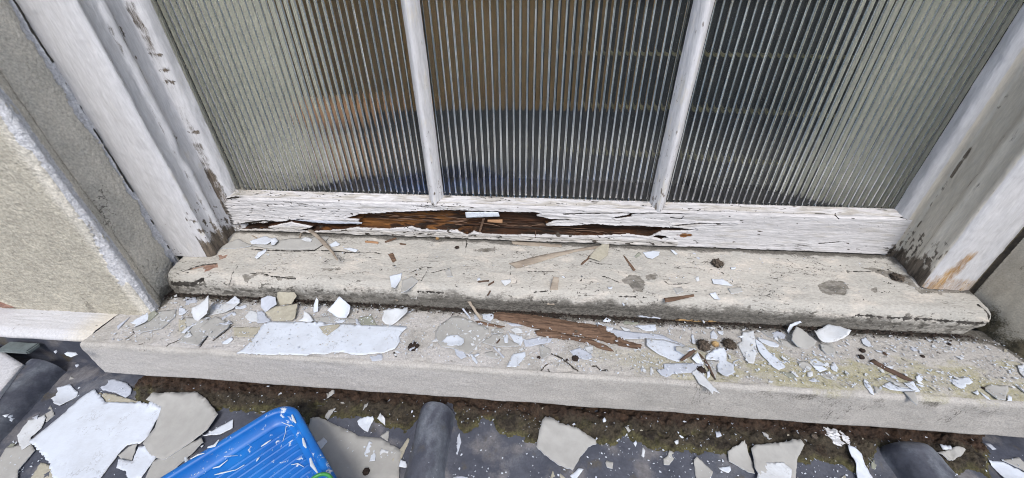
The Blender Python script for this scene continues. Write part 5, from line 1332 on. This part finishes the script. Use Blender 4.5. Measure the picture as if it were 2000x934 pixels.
# crumpled foil scrap on the mud
def foil():
    c = (1620, 858); q = hit(*c); bm = bmesh.new(); bmesh.ops.create_icosphere(bm, subdivisions=4, radius=1)
    for v in bm.verts:
        n = v.co.normalized(); f = 1+.55*float(fbm(np.array(n.x*2), np.array(n.y*2+n.z*3), .5, oct=4, seed=9))
        v.co = Vector((n.x*.021*f, n.y*.011*f, n.z*.005*f))
    me = bpy.data.meshes.new('foil'); bm.to_mesh(me); bm.free(); me.materials.append(plain_mat('crumpled_silver_white', (.75, .76, .78), .35, .2, 200, metal=.0, bmp=1., bscale=500))
    o = bpy.data.objects.new('foil_scrap', me); COL.objects.link(o); o.location = (q[0], q[1], float(roof_base(q[0], q[1])+mud_height(q[0], q[1]))+.003)
    tag(o, 'crumpled shiny white scrap of foil on the mud', 'foil scrap')
foil()

# ---- paint crumbs: many small ones
def chip_mesh(name, r, size, mat):
    n = r.randint(4, 7); a0 = r.uniform(0, 6.28); el = r.uniform(1., 2.2)
    pts = []
    for i in range(n):
        a = a0+6.283*i/n+r.uniform(-.3, .3); k = size*r.uniform(.6, 1.1)
        pts.append((math.cos(a)*k*el, math.sin(a)*k/math.sqrt(el), r.uniform(0, size*.25)))
    V = pts+[(x, y, z-.0005) for x, y, z in pts]
    F = [tuple(range(n)), tuple(range(2*n-1, n-1, -1))]+[(i, i+n, (i+1) % n+n, (i+1) % n) for i in range(n)]
    me = bpy.data.meshes.new(name); me.from_pydata(V, [], [f if k != 0 else f for k, f in enumerate(F)]); me.materials.append(mat); me.update()
    return me
r = random.Random(31)
PROT = [chip_mesh('paint_chip', r, 1, MAT[m]) for m in ('white', 'white', 'white', 'pale', 'pale', 'grey', 'grey', 'beige')]
def chip_pos(zone):
    while True:
        if zone == 'lead':
            x, y = r.uniform(-1.0, .8), r.uniform(.2, .335)
            if r.random() < .5: x = r.gauss(.25, .2)
            z = float(H(x, y))
            if z > roof_base(x, y)+.001: continue
            if x < -.55 and r.random() < .3: pass
            z += .0008
        elif zone == 'mud':
            x, y = r.uniform(-.6, .7), r.uniform(.285, .345)
            mh = float(mud_height(np.array(x), np.array(y)))
            if mh < .001: continue
            z = float(roof_base(x, y))+mh+.0006
        elif zone == 'ledge':
            x, y = r.uniform(-.68, .85), r.uniform(.35, .455); z = .0012
            i, j = _sij(x, y)
            z += STK[i, j] if STK[i, j] < .004 else 0
        else:
            x, y = r.uniform(-.64, .66), r.uniform(.485, .575); z = float(sill_z(y))+.0006
        return x, y, z
ZL = {'lead': ('tiny paint chip among many on the dark lead sheet', 'tiny chips scattered on the lead', 90, (.0012, .0032)),
      'mud': ('tiny paint chip among many on the mud below the ledge', 'tiny chips scattered on the mud', 50, (.0012, .0030)),
      'ledge': ('tiny paint chip among many on top of the stone ledge', 'tiny chips scattered on the stone ledge', 90, (.0012, .0034)),
      'sill': ('tiny paint chip among many on the cream sill', 'tiny chips scattered on the sill', 45, (.0008, .0020))}
for zone, (lab, grp, num, (s0, s1)) in ZL.items():
    for i in range(num):
        me = r.choice(PROT if zone != 'sill' else PROT[:5])
        o = bpy.data.objects.new('paint_chip', me)
        x, y, z = chip_pos(zone); s = s0+(s1-s0)*r.random()**2
        o.location = (x, y, z); o.scale = (s, s, s)
        o.rotation_euler = (r.gauss(0, .2), r.gauss(0, .2), r.uniform(0, 6.28))
        COL.objects.link(o); tag(o, lab, 'paint chip', grp)
def crumbs(name, zone, num, s0, s1, mat, label, clus):
    V = []; F = []
    cs = [chip_pos(zone) for _ in range(clus)]
    tries = 0
    while len(F) < num*5 and tries < num*6:
        tries += 1
        x, y, z = chip_pos(zone)
        if clus and r.random() < .5:
            c = r.choice(cs); x, y = c[0]+r.gauss(0, .022), c[1]+r.gauss(0, .010)
            if zone == 'lead' and (y > .335 or y < .18): continue
            if zone == 'ledge' and not (.349 < y < .460): continue
            if zone == 'mud':
                mh = float(mud_height(np.array(x), np.array(y)))
                if mh < .001 or y > .345: continue
                z = float(roof_base(x, y))+mh+.0004
            z = float(H(x, y))+.0006 if zone == 'lead' else z
        s = s0+(s1-s0)*r.random()**3; a = r.uniform(0, 6.28); el = r.uniform(.3, .9)
        k = len(V); t = r.uniform(-.3, .6)*s
        for j in range(4):
            b = a+j*1.571+r.uniform(-.4, .4); q = s*(1 if j % 2 == 0 else el)
            V.append((x+math.cos(b)*q, y+math.sin(b)*q, z+.0006+(t if j == 0 else 0)))
        for j in range(4): V.append((V[k+j][0], V[k+j][1], V[k+j][2]-.0006))
        F += [(k, k+1, k+2, k+3)]+[(k+j, k+4+j, k+4+(j+1) % 4, k+(j+1) % 4) for j in range(4)]
    o = mesh_obj(name, V, F, mat, None, smooth=False)
    tag(o, label, 'paint crumbs', None, 'stuff')
crumbs('paint_crumbs', 'lead', 1900, .0005, .0022, MAT['white'], 'fine pale paint crumbs speckled over the lead', 26)
crumbs('paint_crumbs', 'mud', 220, .0004, .0016, MAT['pale'], 'fine pale paint crumbs speckled over the mud', 10)
crumbs('paint_crumbs', 'ledge', 2600, .0005, .0024, MAT['white'], 'fine pale paint crumbs spread over the stone ledge', 40)
crumbs('paint_crumbs', 'ledge', 1200, .0005, .0022, MAT['grey'], 'fine grey paint crumbs spread over the stone ledge', 40)
crumbs('paint_crumbs', 'ledge', 500, .0012, .0045, MAT['white2'], 'small off white paint shreds strewn over the stone ledge', 30)
crumbs('paint_crumbs', 'sill', 420, .0003, .0011, MAT['pale'], 'fine pale paint crumbs sprinkled on the sill', 12)
# crumbs and grit packed in the joint between ledge and sill
def joint():
    V = []; F = []
    for i in range(1500):
        x = r.uniform(-.68, .68); y = .461-abs(r.gauss(0, .006)); z = r.uniform(.0, .004)*(1-abs(.461-y)/.02)+.001
        s = r.uniform(.0006, .0022); k = len(V)
        for j in range(4):
            b = r.uniform(0, .6)+j*1.571; V.append((x+math.cos(b)*s, y+math.sin(b)*s*.8, z+r.uniform(-.5, 1)*s))
        V.append((x, y, z+s*1.1)); F += [(k+j, k+(j+1) % 4, k+4) for j in range(4)]
    o = mesh_obj('grit', V, F, MAT['clump'], None, smooth=False)
    tag(o, 'dark mossy grit packed in the joint between ledge and sill', 'grit', None, 'stuff')
joint()

# ---- blue paint tray
def paint_tray():
    zr = -.045
    c0 = onz(560, 790, zr)[:2]
    a = onz(285, 940, zr)[:2]-onz(520, 797, zr)[:2]; a = a/np.linalg.norm(a)      # along the short end
    b = np.array([a[1], -a[0]])
    q = onz(648, 930, zr)[:2]-onz(596, 812, zr)[:2]
    if b@q < 0: b = -b
    corner = c0+a*-.008+b*-.008
    Wd, Ln = .235, .33
    root = empty('paint_tray', (float(corner[0]), float(corner[1]), zr-.05), 'blue plastic roller tray spattered with white paint in the lower part', 'paint tray')
    def P(u, v, z): w = corner+a*u+b*v; return (w[0], w[1], z)
    def outline(ins, rad, n=8):
        out = []
        for (cu, cv, a0) in ((ins+rad, ins+rad, 180), (Wd-ins-rad, ins+rad, 270), (Wd-ins-rad, Ln-ins-rad, 0), (ins+rad, Ln-ins-rad, 90)):
            for k in range(n+1):
                t = math.radians(a0+90*k/n); out.append((cu+rad*math.cos(t), cv+rad*math.sin(t)))
        return out
    def floor_z(v):            # ramp going down towards the well
        return zr-.018-.032*min(1, max(0, (v-.02)/.20))
    rings = []
    def ring(ins, rad, zf): rings.append([(u, v, zf(u, v)) for u, v in outline(ins, rad)])
    ring(.010, .026, lambda u, v: zr-.053)          # outside foot
    ring(.004, .031, lambda u, v: zr-.005)
    ring(.000, .034, lambda u, v: zr-.004)
    ring(-.0005, .034, lambda u, v: zr-.001)
    ring(.0015, .033, lambda u, v: zr+.0012)
    ring(.0050, .030, lambda u, v: zr+.0018)
    ring(.0085, .027, lambda u, v: zr+.0008)
    ring(.0098, .026, lambda u, v: zr-.002)
    ring(.0120, .024, lambda u, v: floor_z(v)+.002)
    ring(.0185, .018, lambda u, v: floor_z(v))
    V = []; F = []
    n = len(rings[0])
    for rg in rings:
        for u, v, z in rg: V.append(P(u, v, z))
    for i in range(len(rings)-1):
        for k in range(n): F.append((i*n+k, i*n+(k+1) % n, (i+1)*n+(k+1) % n, (i+1)*n+k))
    m, nt, bs = nodes_of('blue_plastic')
    pn = ramp(nt, noise(nt, 55, 8, .72, (1, 1, 1)), [(.60, 0.), (.625, 1.)])
    pn2 = ramp(nt, noise(nt, 260, 5, .7, (1, .3, 1)), [(.66, 0.), (.69, 1.)])
    pf = math_(nt, 'MAXIMUM', pn, math_(nt, 'MULTIPLY', pn2, .8))
    blue = mix(nt, ramp(nt, noise(nt, 20, 3), [(.3, 0.), (.7, 1.)]), (.002, .095, .36), (.003, .14, .46))
    nt.links.new(mix(nt, pf, blue, (.50, .55, .62)), bs.inputs['Base Color'])
    bs.inputs['Roughness'].default_value = .42
    bump(nt, bs, pf, .5, .0006)
    o = mesh_obj('rim', V, F, m, root)
    # ribbed ramp
    us = np.linspace(.0180, Wd-.0180, 60); vs = np.arange(.0180, Ln-.0180, .0006)
    U, Vv = np.meshgrid(us, vs, indexing='ij')
    Z = np.vectorize(floor_z)(Vv)
    ph = (Vv-.030) % .0088
    rib = .0020*np.clip(1-np.abs(ph-.0037)/.0009, 0, 1)*(Vv > .030)*(Vv < .20)*sstep(.016, .022, U)*sstep(Wd-.016, Wd-.022, U)
    Z = Z+rib-.0004
    Xg = corner[0]+a[0]*U+b[0]*Vv; Yg = corner[1]+a[1]*U+b[1]*Vv
    # clip the corners of the floor to the rounded outline by pulling them in
    grid_obj('ramp', Xg, Yg, Z, m, root)
    # dried drips and curls of white paint on the plastic
    wp = plain_mat('dried_paint', (.52, .56, .60), .5, .05, 60)
    def drip(crop, pts, w, z, nm='dried_drip'):
        P3 = []; V = []; F = []
        for x, y in px(crop, pts):
            p = onz(x, y, z)
            if z < zr:
                for _ in range(8):
                    v_ = (p[:2]-corner)@b; p = onz(x, y, floor_z(v_)+.0016)
            P3.append(p)
        for i, p in enumerate(P3):
            t = P3[min(i+1, len(P3)-1)]-P3[max(i-1, 0)]; s = np.cross(t, [0, 0, 1]); s = s/(np.linalg.norm(s)+1e-9)
            ww = w*.62*(.45+.55*math.sin(math.pi*(i+.5)/len(P3)))*(1+.4*math.sin(i*2.3))
            zt = zr-.0345*0
            for q_, hz in ((-1, 0), (-.5, .8), (.5, .8), (1, 0)): V.append((p[0]+s[0]*ww*q_, p[1]+s[1]*ww*q_, p[2]+ww*hz*.7))
        for i in range(len(P3)-1):
            for j in range(3): k = 4*i+j; F.append((k, k+1, k+5, k+4))
        mesh_obj(nm, V, F, wp, root)
    drip('K', [(345,595),(355,630),(390,670),(405,700)], .0030, zr-.008)
    drip('K', [(890,365),(940,392),(1000,410),(980,400),(950,410),(945,450),(930,500)], .0009, zr-.012)
    drip('K', [(560,545),(590,520),(640,480),(660,465)], .0030, zr-.008)
    drip('K', [(600,560),(640,540),(660,510)], .0022, zr-.009)
    drip('K', [(510,660),(550,650),(600,610)], .0016, zr-.017)
    drip('K', [(800,530),(830,510),(860,490)], .0018, zr-.016)
    drip('K', [(770,620),(780,605),(790,595)], .0018, zr-.020)
    drip('K', [(520,700),(560,690),(650,670),(700,640)], .0014, zr-.021)
    drip('K', [(450,580),(560,590),(660,585)], .0007, zr-.012)
    drip('K', [(480,535),(520,525),(545,490)], .0030, zr+.0025)
    drip('K', [(375,605),(420,580),(460,570)], .0016, zr+.0025)
    drip('K', [(985,340),(995,370),(1010,390)], .0022, zr+.0025)
    drip('K', [(1050,480),(1060,520),(1072,540)], .0022, zr+.0025)
    drip('K', [(1095,600),(1105,640),(1140,690)], .0026, zr+.0025)
    drip('K', [(980,640),(1020,632),(1060,655)], .0009, zr-.024)
    drip('K', [(270,690),(300,680),(330,705)], .0010, zr-.004)
    return corner, a, b
TC = paint_tray()
# green ring lying in the tray corner at the picture edge
def green_ring():
    q = onz(628, 962, -.046)
    bm = bmesh.new(); n1, n2, R1, R2 = 40, 10, .0150, .0022
    vs = [[bm.verts.new(((R1+R2*math.cos(j*6.2832/n2))*math.cos(i*6.2832/n1), (R1+R2*math.cos(j*6.2832/n2))*math.sin(i*6.2832/n1), R2*math.sin(j*6.2832/n2)*1.4)) for j in range(n2)] for i in range(n1)]
    for i in range(n1):
        for j in range(n2): bm.faces.new((vs[i][j], vs[(i+1) % n1][j], vs[(i+1) % n1][(j+1) % n2], vs[i][(j+1) % n2]))
    me = bpy.data.meshes.new('ring'); bm.to_mesh(me); bm.free(); me.shade_smooth(); me.materials.append(plain_mat('green_plastic', (.05, .25, .06), .35, .1, 30, bmp=0))
    o = bpy.data.objects.new('plastic_ring', me); COL.objects.link(o); o.location = (q[0], q[1], -.036); o.rotation_euler = (.15, .1, 0)
    tag(o, 'green plastic ring on the corner of the blue tray', 'ring')
green_ring()
# white painted board beyond the left roll
def board():
    V2 = [tuple(onz(x, y, -.062)[:2]) for x, y in ((-90,640),(0,683),(46,712),(-2,768),(-90,860))]
    V, F = fill(V2, .01)
    P = np.c_[V, np.full(len(V), -.062)]
    o = shell('painted_board', P, F, .03, MAT['frame'], (0, 0, 1)); tag(o, 'white painted board lying beyond the left lead roll', 'board')
board()
